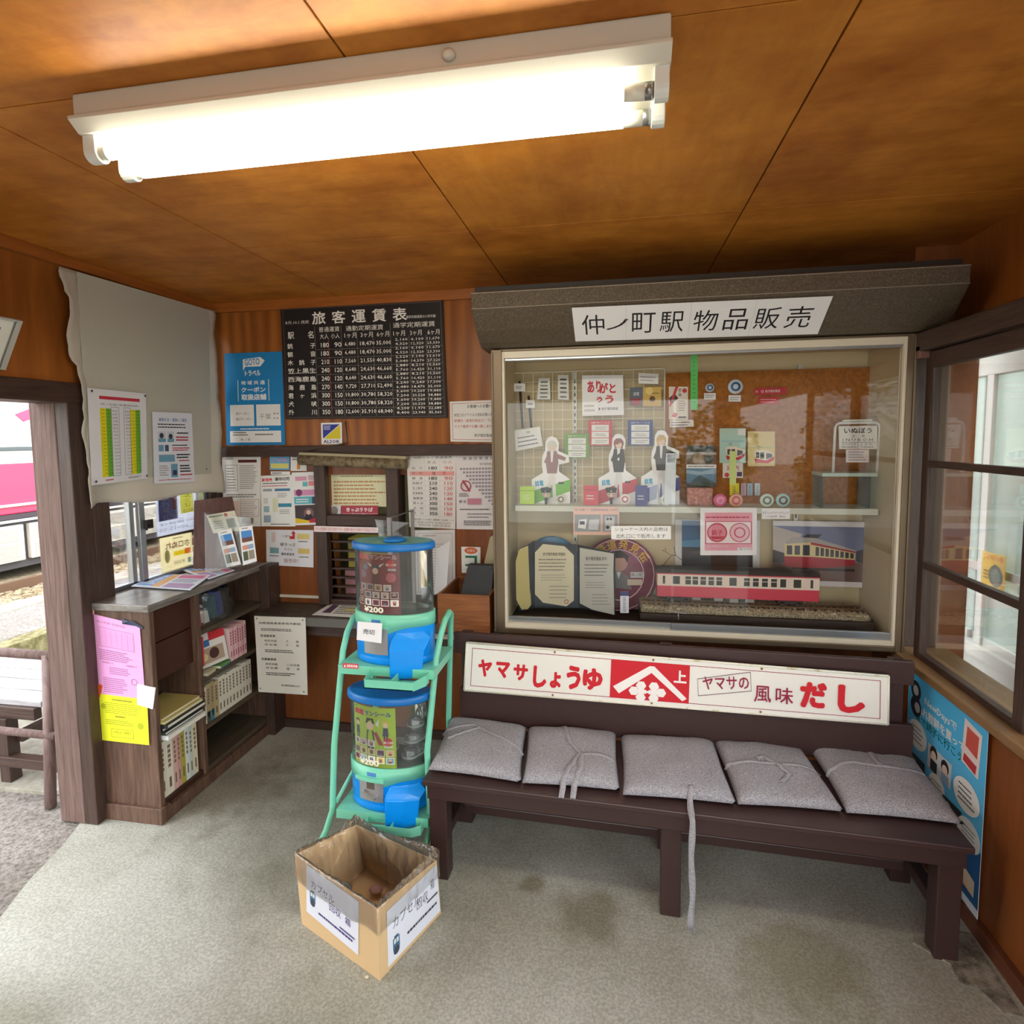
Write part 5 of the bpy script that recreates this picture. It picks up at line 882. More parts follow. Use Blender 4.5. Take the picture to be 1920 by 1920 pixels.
inx('name_plate', None, [(1572, 799), (1644, 798), (1644, 842), (1573, 842)], (236, 234, 226), [('t', 'いぬぼう', .14, .08, .86, .32, INK, .02), ('t', '犬', .34, .38, .42, .5, INK), ('t', '吠', .6, .38, .68, .5, INK), ('t', 'I N U B O H', .1, .54, .88, .66, INK), ('r', .06, .70, .94, .715, INK), ('r', .49, .7, .5, .97, INK), ('t', 'きみがはま', .08, .74, .44, .83, INK), ('t', 'と か わ', .56, .74, .88, .83, INK), ('t', 'KIMIGAHAMA', .06, .87, .46, .95, INK), ('t', 'TOKAWA', .55, .87, .9, .95, INK)], 2.848, parent=ss, th=.004)
inx('price_slip', None, ((1586, 843), (1629, 867)), (232, 222, 220), [('l', .1, .1, .9, .9, 4, GREY, .3)], 2.846, parent=ss)
# ---- lower level
inx('postcard_sheet', 'pink edged sheet with grey product photos hanging from the shelf edge', ((1075, 951), (1161, 1003)), (232, 190, 170), [('t', '仲ノ町駅 ドア型硬券専用台紙 1,000円', .04, .05, .96, .14, (70, 60, 140)), ('r', .03, .26, .60, .88, (150, 152, 156)), ('r', .64, .26, .97, .88, (150, 152, 156)), ('p', [(.1, .74), (.13, .45), (.3, .42), (.27, .78)], WHITE), ('r', .14, .5, .25, .62, (60, 70, 110)), ('p', [(.33, .8), (.35, .45), (.57, .43), (.54, .82)], (206, 208, 212)), ('r', .7, .34, .9, .84, (206, 206, 206)), ('c', .75, .42, .03, INK), ('c', .82, .42, .03, INK), ('c', .75, .72, .04, INK)], 2.782, cat='sheet')
inx('sales_notice', 'white two line notice stuck on the showcase glass', ((1146, 986), (1258, 1011)), (238, 238, 236), [('t', 'ショーケース内の品物は', .06, .1, .95, .4, INK), ('t', '出札口にて販売します', .09, .6, .91, .92, INK)], GY+.034, cat='notice')
ST = (196, 50, 80)
inx('stamp_sheet', 'white sheet with two round red stamps hanging from the shelf', [(1313, 952), (1419, 952), (1419, 1041), (1313, 1041)], (240, 238, 238), [('r', .08, .10, .92, .9, (232, 160, 176)), ('l', .1, .16, .9, .24, 1, ST, .4), ('r', .09, .28, .91, .76, ST), ('r', .105, .295, .895, .745, (240, 228, 228)), ('c', .3, .52, .18, ST), ('c', .3, .52, .155, (226, 140, 160)), ('c', .7, .52, .18, ST), ('c', .7, .52, .165, (236, 190, 200)), ('tr', '銚子', .3, .52, .2, .12, 0, ST, .02), ('ring', .7, .52, .1, ST, .2), ('p', [(.16, .6), (.44, .6), (.38, .66), (.22, .66)], ST), ('t', '仲ノ町駅スタンプ', .12, .79, .5, .83, WHITE), ('r', .66, .84, .9, .9, WHITE), ('t', '1個 300円', .68, .85, .88, .89, INK)], 2.778, cat='sheet')
inx('sky_poster', 'poster with blue sky above a black lower half behind the stamp sheet', [(1266, 974), (1425, 976), (1424, 1066), (1266, 1062)], (226, 226, 222), [('r', .08, .02, .92, .6, (38, 104, 156)), ('p', [(.08, .45), (.5, .38), (.92, .45), (.92, .6), (.08, .6)], (90, 150, 190)), ('r', .08, .58, .92, .98, (34, 34, 36)), ('r', .2, .66, .8, .72, (70, 66, 60))], 2.985, cat='poster')
RD = (170, 34, 52); CRm = (222, 206, 150)
inx('train_photo', 'white bordered photo of a red and cream tram at the right of the case', [(1449, 976), (1636, 979), (1631, 1102), (1449, 1096)], (226, 222, 222),
  [('r', .0, .08, .94, .92, (120, 128, 160)), ('p', [(0, .08), (.3, .2), (.2, .5), (0, .55)], (196, 186, 176)), ('p', [(.94, .4), (.85, .45), (.85, .6), (.94, .65)], (70, 66, 76)), ('r', 0, .62, .94, .92, (110, 84, 78)), ('p', [(0, .45), (.12, .5), (.12, .65), (0, .65)], (50, 54, 60)),
   ('p', [(.12, .35), (.2, .27), (.4, .27), (.84, .45), (.84, .66), (.4, .72), (.12, .70)], CRm), ('p', [(.12, .55), (.4, .55), (.84, .58), (.84, .66), (.4, .74), (.12, .70)], RD), ('p', [(.12, .33), (.2, .25), (.42, .25), (.84, .43), (.84, .46), (.4, .32), (.14, .36)], (176, 170, 166)), ('p', [(.39, .32), (.84, .455), (.84, .475), (.39, .36)], RD),
   ('r', .145, .38, .2, .52, (60, 60, 70)), ('r', .225, .38, .28, .52, (60, 60, 70)), ('r', .31, .37, .38, .53, (60, 60, 70))]+[('p', [(.44+.05*k, .39+.012*k), (.475+.05*k, .4+.012*k), (.475+.05*k, .53+.004*k), (.44+.05*k, .53+.004*k)], (70, 66, 76)) for k in range(8)]+[('p', [(.3, .25), (.35, .2), (.5, .2), (.46, .26)], (50, 50, 56)), ('r', .2, .72, .84, .76, (40, 36, 36))], 2.97, cat='photo', rough=.25)
# head mark discs
hm = thing('head_mark', 'large maroon round head mark with yellow lettering', 'disc sign', at(1158, 1148, 1, 2.93), 'round train head marks')
def disc(x, y, rpx, v, col, parent, name, items=(), rim=None):
    p = at(x, y, 1, v); R_ = rpx*(p-EYE).length/FPX*.93
    MB().mat(M(col, .3)).lathe([(0, 0), (R_*.97, 0), (R_, .004), (R_, .012), (0, .012)], p, 48, 'y').build(name, None, parent)
    if items:
        s = Sheet(lambda a, b_, n: at(x+(a-.5)*2*rpx*.93, y+(b_-.5)*2*rpx*.93, 1, v-n), 1.0); s.n = .001; s.run(items); s.mb.build('lettering', None, parent, fix=False)
MR = (124, 22, 62); YW = (224, 176, 50); it = [('ring', .5, .5, .49, (230, 200, 210), .025), ('ring', .5, .5, .35, (230, 200, 210), .035)]
for ch, an in zip('鉄道発見伝', (-2.15, -1.80, -1.42, -1.02, -.62)): it.append(('tr', ch, .5+.42*math.cos(an), .5+.42*math.sin(an), .13, .13, an+1.57, YW, .02))
it += [('c', .5, .33, .125, (196, 150, 130)), ('p', [(.36, .32), (.40, .2), (.52, .16), (.64, .24), (.62, .34), (.58, .27), (.42, .27)], (40, 34, 36)), ('p', [(.3, .66), (.36, .5), (.46, .46), (.54, .46), (.64, .52), (.68, .7)], (120, 116, 116)), ('p', [(.47, .46), (.53, .46), (.5, .56)], WHITE), ('r', .66, .46, .84, .54, (206, 206, 206)), ('t', '仲ノ町', .67, .475, .83, .525, INK), ('r', .62, .56, .82, .64, (214, 196, 176))]
disc(1160, 1078, 74, 2.94, MR, hm, 'disc', it)
hb = thing('head_mark', 'blue round head mark mostly hidden behind the certificate folder', 'disc sign', at(1035, 1120, 1, 2.96), 'round train head marks'); disc(1035, 1058, 56, 2.96, (30, 120, 170), hb, 'disc')
# certificate folder
cf = thing('certificate_folder', 'open navy folder with two cream certificate pages', 'folder', at(1060, 1145, 1, 2.8))
NV_ = (36, 48, 60)
def quad(px_v, col, name, items=(), lab=None):
    return sheet3(name, lab, None, [at(x, y, 1, v) for x, y, v in px_v], col, items, parent=cf, th=.003)
quad([(973, 1030, 2.76), (1002, 1014, 2.85), (1002, 1140, 2.85), (972, 1146, 2.76)], NV_, 'cover')
quad([(1001, 1014, 2.85), (1081, 1021, 2.86), (1085, 1140, 2.86), (1001, 1140, 2.85)], NV_, 'cover')
quad([(1083, 1021, 2.86), (1154, 1036, 2.76), (1154, 1152, 2.76), (1085, 1140, 2.86)], NV_, 'cover')
def page(pts, col, name, items, v0, v1, x0_, x1_):
    v = lambda x: v0+(v1-v0)*(x-x0_)/(x1_-x0_)-.006
    fn = lambda a, b_, n: at(a, b_, 1, v(a)-n); s = Sheet(fn, 1.0); s.n = .0005; s.run([('p', pts, col)]); s.n += .0035; s.run(items); s.mb.build(name, None, cf, fix=False)
page([(974, 1030), (993, 1022), (1001, 1037), (1000, 1128), (990, 1142), (978, 1143), (968, 1124), (967, 1052)], (214, 198, 130), 'lining_page', [], 2.76, 2.85, 973, 1001)
page([(1018, 1020), (1058, 1024), (1076, 1041), (1076, 1126), (1062, 1137), (1018, 1130), (1003, 1114), (1003, 1036)], (216, 208, 176), 'certificate_page', [('t', '銚子電気鉄道 感謝状', 1018, 1036, 1060, 1042, INK), ('l', 1010, 1046, 1070, 1072, 4, (110, 106, 96), .25), ('l', 1014, 1076, 1062, 1090, 3, (140, 136, 120), .2), ('l', 1030, 1096, 1070, 1124, 4, (140, 136, 120), .2), ('ring', 1062, 1128, 4, (170, 60, 60), .3)], 2.85, 2.86, 1001, 1081)
page([(1087, 1027), (1151, 1038), (1150, 1070), (1152, 1153), (1110, 1143), (1087, 1131)], (206, 206, 196), 'certificate_page', [('t', '銚子電気鉄道 辞令', 1098, 1044, 1138, 1051, INK), ('l', 1096, 1056, 1142, 1082, 4, (110, 106, 96), .25), ('l', 1098, 1090, 1140, 1104, 3, (140, 136, 120), .2), ('l', 1110, 1112, 1146, 1136, 4, (140, 136, 120), .2)], 2.86, 2.76, 1083, 1154)
for x0_, x1_, yy, n_ in ((1008, 1046, 1137, 'left'), (1056, 1088, 1133, 'right')):
    p0, p1 = at(x0_, yy, 1, 2.75), at(x1_, yy, 1, 2.75); tag(MB().mat(M((140, 84, 66), .5)).box(p0.x, p1.x, 2.72, 2.75, .806, .822).build('wooden_rest', bevel=.003), n_+' small reddish wooden rest in front of the certificate folder', 'rest', 'wooden rests before the folder')
inx('name_card', 'tiny upright card with blue head beside the maroon disc', ((1163, 1109), (1179, 1149)), (226, 226, 232), [('r', 0, 0, 1, .2, (40, 50, 120)), ('l', .3, .25, .7, .95, 8, (90, 90, 140), .4)], 2.72, cat='card', th=.003)
# model train and track bed
tb = thing('track_base', 'ballasted model track base along the bottom of the showcase', 'model track', (.65, 2.83, .80))
MB().mat(M((56, 42, 32), .5)).prism([(.115, 2.735), (1.13, 2.735), (1.145, 2.80), (1.145, 2.95), (.115, 2.95)], 2, .801, .862).build('board', None, tb, .002)
MB().mat(speckle('model_ballast', (120, 106, 80), (214, 200, 166), 150, .95, bump=1.0, lo=.4, hi=.58)).prism([(.118, 2.745), (1.12, 2.745), (1.135, 2.805), (1.135, 2.945), (.118, 2.945)], 2, .862, .885).build('ballast', None, tb, .008)
rs = MB().mat(speckle('model_stone', (150, 136, 106), (214, 202, 172), 60, .95)); r3 = random.Random(2)
for i in range(1400):
    x = r3.uniform(.13, 1.11); y = r3.choice((r3.uniform(2.745, 2.79), r3.uniform(2.745, 2.94))); r_ = r3.uniform(.003, .006); rs.X = Matrix.Translation((x, y, .886)) @ Matrix.Rotation(r3.uniform(0, 3), 4, (1, 1, .3)); rs.box(-r_, r_, -r_, r_, -r_*.7, r_*.7)
rs.X = None; tag(rs.build('stones', None, tb, fix=False), None, None, kind='stuff')
for y in (2.815, 2.865): MB().mat(M((120, 90, 60), .4, .6)).box(.12, 1.12, y, y+.003, .890, .900).build('rail', None, tb)
sl = MB().mat(M((60, 44, 34), .8))
for i in range(40): sl.box(.13+i*.025, .138+i*.025, 2.80, 2.885, .885, .890)
sl.build('sleepers', None, tb)
mt = thing('model_train', 'red and cream model railcar standing on the ballasted track', 'model train', (.55, 2.84, .90))
A_, B_ = .197, .918; zt = at(1385, 1078, 1, 2.79).z; z0 = .932; zm = z0+(zt-z0)*.46; y0, y1 = 2.79, 2.89
mr, mc = M((206, 50, 74), .35), M((236, 214, 196), .35)
MB().mat(mr).box(A_, B_, y0, y1, z0, zm).mat(mc).box(A_, B_, y0, y1, zm, zt-.006).mat(mr).box(A_-.001, B_+.001, y0-.001, y1+.001, zt-.006, zt).build('body', None, mt, .002)
MB().mat(M((52, 46, 46), .6)).prism([(y0-.003, zt), (y0+.01, zt+.014), (y0+.035, zt+.022), (y1-.035, zt+.022), (y1-.01, zt+.014), (y1+.003, zt)], 0, A_-.003, B_+.003).build('roof', None, mt)
wl = [(.035, .016, 0), (.10, .045, 0), (.18, .035, 1), (.225, .035, 1), (.275, .035, 1), (.325, .035, 1), (.375, .035, 1), (.455, .045, 0), (.545, .035, 1), (.60, .035, 1), (.655, .035, 1), (.71, .035, 1), (.765, .035, 0), (.845, .045, 0), (.945, .016, 0)]
for k, (fx, fw_, bar_) in enumerate(wl):
    x = A_+(B_-A_)*fx; w_ = (B_-A_)*fw_
    o = MB().mat(M((232, 226, 212), .4)).box(x-.002, x+w_+.002, y0-.0015, y0+.001, zm+.008, zt-.012).build('window', None, mt)
    b = MB().mat(M((50, 52, 46), .2)).box(x, x+w_, y0-.002, y0-.001, zm+.010, zt-.014)
    if bar_: b.mat(M((214, 214, 206), .4)).box(x, x+w_, y0-.0026, y0-.002, (zm+zt)/2+.001, (zm+zt)/2+.004)
    b.build('pane', None, o)
for k, x in enumerate((A_+.10, B_-.12)):
    b = MB().mat(M((50, 46, 44), .5, .3)).box(x-.055, x+.055, y0+.012, y1-.012, .912, .928); o = b.build('bogie', None, mt, .002)
    for xx in (x-.035, x+.035): MB().mat(M((90, 84, 80), .4, .6)).lathe([(0, y0+.012), (.012, y0+.012), (.012, y0+.018), (0, y0+.018)], (xx, 0, .912), 16, 'y').build('wheel', None, o)
MB().mat(M((150, 146, 140), .4, .4)).box(.46, .50, y0+.01, y0+.05, .915, .930).box(.53, .57, y0+.01, y0+.05, .912, .930).box(.60, .64, y0+.01, y0+.05, .914, .930).box(.36, .40, y0+.01, y0+.05, .918, .930).build('underfloor_gear', None, mt, .001)
px_ = A_+.09; MB().mat(M((60, 56, 54), .4, .5)).tube([(px_-.06, 2.84, zt+.025), (px_-.02, 2.84, zt+.075), (px_-.065, 2.84, zt+.10)], .0015, 5).tube([(px_+.06, 2.84, zt+.025), (px_+.0, 2.84, zt+.075), (px_-.01, 2.84, zt+.115)], .0015, 5).tube([(px_-.02, 2.84, zt+.075), (px_, 2.84, zt+.075)], .0015, 5).tube([(px_-.05, 2.81, zt+.105), (px_-.05, 2.87, zt+.105)], .0015, 5).tube([(px_-.07, 2.82, zt+.03), (px_+.07, 2.82, zt+.03)], .0015, 5).build('pantograph', None, mt)

# ================================================================== BENCH, SIGN, CUSHIONS
BM = Matrix.Translation((-.70, 2.045, 0)) @ Matrix.Rotation(-.0385, 4, 'Z'); BI = BM.inverted()
bn = thing('bench', 'long dark brown wooden bench with a backrest below the showcase', 'bench', tuple(BM @ Vector((.89, .2, 0))))
def bb(name, *a, bevel=.004): return MB(BM).mat(m_bench).box(*a).build(name, None, bn, bevel)
L_ = 1.79
bb('seat', -.01, L_+.01, -.075, .36, .398, .42)
for x in (.0, .862, L_-.07): bb('leg', x, x+.07, -.035, .03, 0, .335)
for x in (.0, .862, L_-.07): bb('leg', x, x+.07, .30, .36, 0, .335)
bb('apron', 0, L_, -.055, -.03, .335, .398); bb('apron', 0, L_, .33, .36, .335, .398)
for x in (.01, L_-.06): bb('side_rail', x, x+.05, -.03, .33, .34, .398); bb('side_stretcher', x+.005, x+.045, .03, .30, .12, .165)
bb('stretcher', .07, .862, .19, .23, .125, .165); bb('stretcher', .932, L_-.07, .19, .23, .125, .165)
bb('backrest', .0, L_+.02, .375, .40, .42, .585); bb('backrest_rail', -.03, L_+.02, .39, .415, .735, .83)
for x in (.0, .87, L_-.06): bb('backrest_post', x, x+.05, .40, .44, .0, .83)
# enamel sign, on the backrest
SN = (BM.to_3x3() @ Vector((0, -1, 0))); SP = BM @ Vector((0, .365, 0))
q = [atp(x, y, SP, SN) for x, y in ((875, 1204), (1664, 1269), (1664, 1357), (871, 1296))]
q = [atp(x, y, SP, SN) for x, y in ((876, 1204), (1665, 1267), (1664, 1357), (871, 1293))]
RE = (208, 24, 40); DK = (150, 20, 60)
it = [('o', .016, .10, .984, .90, DK, .0016)]
for ch, x, w_, y, h_, c_ in (('ヤ', .035, .037, .32, .36, RE), ('マ', .083, .037, .34, .34, RE), ('サ', .130, .038, .36, .34, RE), ('し', .182, .035, .36, .46, RE), ('ょ', .226, .028, .46, .34, RE), ('う', .268, .036, .30, .50, RE), ('ゆ', .309, .050, .32, .46, RE)):
    it.append(('t', ch, x, y, x+w_, y+h_, c_, .045))
it += [('r', .378, .10, .567, .90, RE)]
W2 = (244, 240, 236)
it += [('p', [(.472, .18), (.483, .18), (.562, .80), (.552, .92-.06), (.477, .32), (.400, .80), (.385, .66)], W2)]
for cx_, cy_ in ((.453, .60), (.484, .60), (.436, .72), (.501, .72), (.453, .845), (.484, .845)): it.append(('p', [(cx_+.0125*math.cos(t*1.0472), cy_+.0125*math.sin(t*1.0472)*8.0) for t in range(6)], W2))
it += [('r', .445, .68, .492, .765, W2), ('p', [(.4655, .62), (.4715, .62), (.4715, .70), (.4655, .70)], RE), ('p', [(.4655, .745), (.4715, .745), (.4715, .83), (.4655, .83)], RE)]
it += [('t', '上', .530, .22, .560, .48, W2, .03)]
it += [('tr', 'ヤマサの', .650, .40, .105, .27, -.10, DK, .012), ('p', [(.585, .36), (.705, .13), (.7055, .142), (.5855, .372)], (120, 90, 100)), ('p', [(.588, .71), (.708, .52), (.7085, .532), (.5885, .722)], (120, 90, 100)), ('p', [(.585, .36), (.586, .36), (.589, .72), (.588, .72)], (120, 90, 100)), ('p', [(.7045, .13), (.7055, .13), (.7085, .53), (.7075, .53)], (120, 90, 100))]
it += [('t', '風', .715, .40, .752, .74, DK, .008), ('t', '味', .762, .40, .80, .74, DK, .008), ('t', 'だ', .815, .24, .872, .78, RE, .05), ('t', 'し', .895, .24, .952, .82, RE, .05)]
sg = thing('enamel_sign', 'long white enamel sign with red lettering and red emblem on the bench back', 'sign', tuple((q[2]+q[3])/2))
sh = sheet3('panel', None, None, q, (240, 238, 230), it, parent=sg, th=.006, rough=.2)
b = MB().mat(speckle('rusted_cream_rim', (190, 168, 110), (236, 232, 216), 22, .5, bump=.1, lo=.3, hi=.45)); n_ = (q[1]-q[0]).cross(q[0]-q[3]).normalized()
for i in range(4): b.tube([q[i]+n_*.004, q[(i+1) % 4]+n_*.004], .005, 8)
b.build('rim', None, sg)
b = MB().mat(M((150, 110, 70), .5, .4))
for fx in (.235, .48, .73):
    for fy in (.05, .95): p = q[0]*(1-fx)*(1-fy)+q[1]*fx*(1-fy)+q[2]*fx*fy+q[3]*(1-fx)*fy; b.X = Matrix.Translation(p+n_*.007); b.sphere((0, 0, 0), .005, 1, 1, 1, 8)
b.X = None; b.build('screws', None, sg)
# cushions
m_cush = speckle('grey_speckled_cloth', (118, 116, 122), (182, 180, 186), 330, .95, bump=.25, lo=.42, hi=.58)
m_tie = speckle('grey_tie', (130, 128, 134), (180, 178, 182), 300, .95, bump=.2)
def cushion(pxs, label, seed, ties):
    z = .435; Q = [at(x, y, 2, z) for x, y in pxs]  # FL FR BR BL
    t = thing('cushion', label, 'cushion', tuple((Q[0]+Q[1]+Q[2]+Q[3])/4-Vector((0, 0, z-.421))), 'grey cushions on the bench'); rr = random.Random(seed); b = MB().mat(m_cush); N = 26
    def P(a, c, side):
        p = Q[0]*(1-a)*(1-c)+Q[1]*a*(1-c)+Q[2]*a*c+Q[3]*(1-a)*c
        u, v = abs(2*a-1), abs(2*c-1); e = (max(0, 1-u**5)*max(0, 1-v**5))**.45
        pinch = 1-.02*(1-(1-u)*(1-v))
        ctr = (Q[0]+Q[1]+Q[2]+Q[3])/4; k = 1-.035*((u**6)*(1-v)**.7+(v**6)*(1-u)**.7); p = ctr+(p-ctr)*k
        h = (.034+.010*noise.noise((a*3+seed, c*3, seed)))*e if side else -.012*e
        wr = .0025*noise.noise((a*14, c*14, seed*3))+.0015*noise.noise((a*35, c*30, seed))
        return Vector((p.x, p.y, max(.4215, z+h+(wr*side)*e)))
    for side in (1, 0):
        for j in range(N+1):
            for i in range(N+1): b.v.append(P(i/N, j/N, side))
    q_ = N+1; o_ = q_*q_
    for side in (0, 1):
        for j in range(N):
            for i in range(N):
                k = j*q_+i+(o_ if side else 0); b.f.append([k, k+1, k+q_+1, k+q_] if not side else [k, k+q_, k+q_+1, k+1]); b.mi.append(0); b.sm.append(True)
    b.build('cover', None, t)
    for tp in ties:
        b = MB().mat(m_tie); pts = []
        n = 26
        for s in range(n+1):
            f = s/n*(len(tp)-1); i = min(int(f), len(tp)-2); f -= i; a = tp[i][0]*(1-f)+tp[i+1][0]*f; c = tp[i][1]*(1-f)+tp[i+1][1]*f
            if 0 <= a <= 1 and c >= 0: p = P(a, min(c, 1), 1)+Vector((0, 0, .0025))
            elif a < 0 or a > 1: p = P(min(max(a, 0), 1), min(max(c, 0), 1), 1)+Vector(((a if a < 0 else a-1)*.3, 0, .001))
            else: p = P(a, 0, 1)+Vector((0, -.006-.085*min(1, -c*30), c*.405-.004))
            pts.append(p+Vector((.0015*math.sin(s*.7), 0, 0)))
        w_ = .010; vs = []
        for i, p in enumerate(pts):
            d = (pts[min(i+1, n)]-pts[max(i-1, 0)]).normalized(); up = Vector((0, 0, 1)) if abs(d.z) < .75 else Vector((0, -1, 0)); sd = d.cross(up).normalized(); w2 = w_*(1+.12*math.sin(i*1.1)); vs += [p-sd*w2, p+up*.002, p+sd*w2]
        b.add(vs, [(3*i, 3*i+1, 3*i+4, 3*i+3) for i in range(n)]+[(3*i+1, 3*i+2, 3*i+5, 3*i+4) for i in range(n)], True); o = b.build('tie', None, t, fix=False); m_ = o.modifiers.new('t', 'SOLIDIFY'); m_.thickness = .0015
cushion([(803, 1443), (977, 1467), (988, 1364), (846, 1345)], 'leftmost grey cushion, with a tie draped across its back half', 1, [[(.0, .60), (.35, .78), (.6, .62), (1.0, .42)], [(.45, .74), (.2, .5), (.1, .42)]])
cushion([(979, 1468), (1162, 1482), (1155, 1374), (990, 1364)], 'second cushion from the left, with a knotted tie hanging to its front edge', 2, [[(.40, 1.0), (.50, .6), (.62, .42), (.97, .38)], [(.60, .44), (.50, .2), (.42, -.02)], [(.62, .45), (.60, .15), (.54, -.02)]])
cushion([(1168, 1490), (1382, 1508), (1338, 1390), (1163, 1379)], 'middle cushion, with one long tie hanging down to the floor', 3, [[(.62, .10), (.60, 0.0), (.59, -.04), (.59, -.35), (.60, -.7), (.59, -1.0)]])
cushion([(1384, 1508), (1584, 1522), (1502, 1404), (1337, 1390)], 'fourth cushion, with a bow tied across its middle', 4, [[(.0, .48), (.3, .52), (.62, .50), (1.0, .50)], [(.55, .5), (.44, .62), (.36, .58)], [(.55, .5), (.62, .36), (.50, .24)]])
cushion([(1588, 1524), (1808, 1546), (1706, 1414), (1512, 1396)], 'rightmost cushion, with a crossed tie beside the blue poster', 5, [[(.0, .46), (.25, .60), (.55, .58), (1.0, .56)], [(.55, .58), (.56, .85), (.50, 1.0)]])

# ================================================================== POSTER ON THE RIGHT WALL
SKB = (60, 170, 226)
it = [('r', .0, .0, 1, .30, (84, 192, 246)), ('r', 0, .30, 1, .62, (92, 190, 240)), ('r', 0, .62, 1, .90, (40, 96, 150)), ('r', 0, .90, 1, 1, (226, 228, 232)),
 ('tr', 'NewDaysで', .46, .14, .42, .05, 0, WHITE, .02), ('tr', 'ぬれ煎餅を買って', .46, .205, .62, .055, 0, WHITE, .025), ('tr', 'JRで銚子に行こう！', .46, .265, .66, .055, 0, (10, 120, 110), .02),
 ('c', .12, .12, .075, (40, 46, 60)), ('c', .12, .12, .04, (200, 206, 210)), ('c', .13, .21, .08, (40, 46, 60)), ('c', .15, .21, .04, (190, 196, 200)),
 ('p', [(.76, .05), (.95, .07), (.93, .29), (.74, .27)], (236, 224, 220)), ('p', [(.79, .08), (.92, .09), (.91, .2), (.78, .18)], (206, 90, 80)), ('p', [(.77, .22), (.91, .235), (.9, .28), (.76, .26)], (190, 60, 70)),
 ('c', .17, .36, .14, WHITE, .8), ('l', .09, .31, .26, .41, 4, GREY, .3), ('r', .33, .34, .64, .47, (206, 212, 220)), ('c', .41, .37, .05, (40, 36, 40)), ('c', .41, .385, .035, SK), ('r', .37, .41, .46, .47, (40, 42, 50)), ('c', .56, .385, .05, (40, 36, 40)), ('c', .56, .40, .035, SK), ('r', .52, .42, .61, .47, (150, 180, 206)),
 ('c', .82, .42, .15, WHITE, .75), ('l', .73, .37, .92, .47, 4, INK, .3), ('c', .47, .53, .11, WHITE, .8), ('l', .4, .5, .54, .56, 3, GREY, .3), ('r', .04, .48, .3, .62, (40, 56, 76)), ('c', .14, .54, .05, (150, 160, 170)),
 ('p', [(.55, .53), (.78, .52), (.78, .66), (.55, .66)], (50, 54, 56)), ('ring', .62, .58, .05, (220, 220, 220), .2), ('ring', .71, .62, .05, (206, 200, 180), .2), ('c', .87, .59, .13, WHITE, .8), ('l', .79, .55, .95, .63, 4, GREY, .3),
 ('r', .5, .68, .86, .77, (60, 70, 60)), ('r', .1, .66, .42, .8, (44, 56, 70)), ('ring', .68, .72, .05, (150, 150, 130), .2), ('r', .5, .78, .9, .86, (110, 90, 66)), ('p', [(.84, .76), (.96, .78), (.96, .86), (.84, .85)], (236, 206, 176)), ('c', .62, .855, .13, (222, 224, 230), .45), ('r', .1, .935, .88, .965, (40, 40, 44)), ('t', '銚子電気鉄道', .3, .938, .8, .962, (240, 240, 240))]
YA, YB, ZA, ZB = 2.585, 2.06, .742, .012
sheet3('travel_poster', 'tall sky blue travel poster with white speech bubbles on the right wall', 'poster', [(1.208, YA, ZA), (1.205, YB, ZA), (1.21, YB+.01, ZB), (1.21, YA, ZB)], (232, 240, 246), [(i_[0],)+tuple(i_[1:]) for i_ in it], rough=.35)

# ================================================================== CAPSULE MACHINES
MXc, MYc, MR_ = -.893, 2.20, .166
TH0 = math.radians(-90); DEP = .58
GN = (120, 206, 176); m_gn = M(GN, .35, name='mint_paint'); m_bl = M((0, 146, 244), .3, name='bright_blue_plastic'); m_bl2 = M((14, 112, 190), .35, name='lid_blue')
stn = thing('capsule_stand', 'mint green tube stand carrying two blue capsule machines', 'stand', (MXc, 2.22, 0))
RT = .0125
MB().mat(m_gn).tube([(-1.195, 1.985, .012), (-1.15, 2.04, .12), (-1.135, 2.07, .19), (-1.122, 2.08, .46), (-1.105, 2.15, .83), (-1.098, 2.18, .90), (-1.09, 2.22, .945), (-1.085, 2.27, .955), (-1.08, 2.32, .93), (-1.08, 2.36, .86), (-1.09, 2.42, .44), (-1.10, 2.46, .012)], RT, 12).build('side_hoop', None, stn)
MB().mat(m_gn).tube([(-.735, 2.0, .012), (-.73, 2.03, .10), (-.722, 2.08, .17), (-.729, 2.085, .47), (-.705, 2.15, .82), (-.695, 2.18, .90), (-.687, 2.22, .955), (-.683, 2.27, .975), (-.690, 2.32, .95), (-.705, 2.36, .88), (-.738, 2.41, .44), (-.75, 2.46, .012)], RT, 12).build('side_hoop', None, stn)
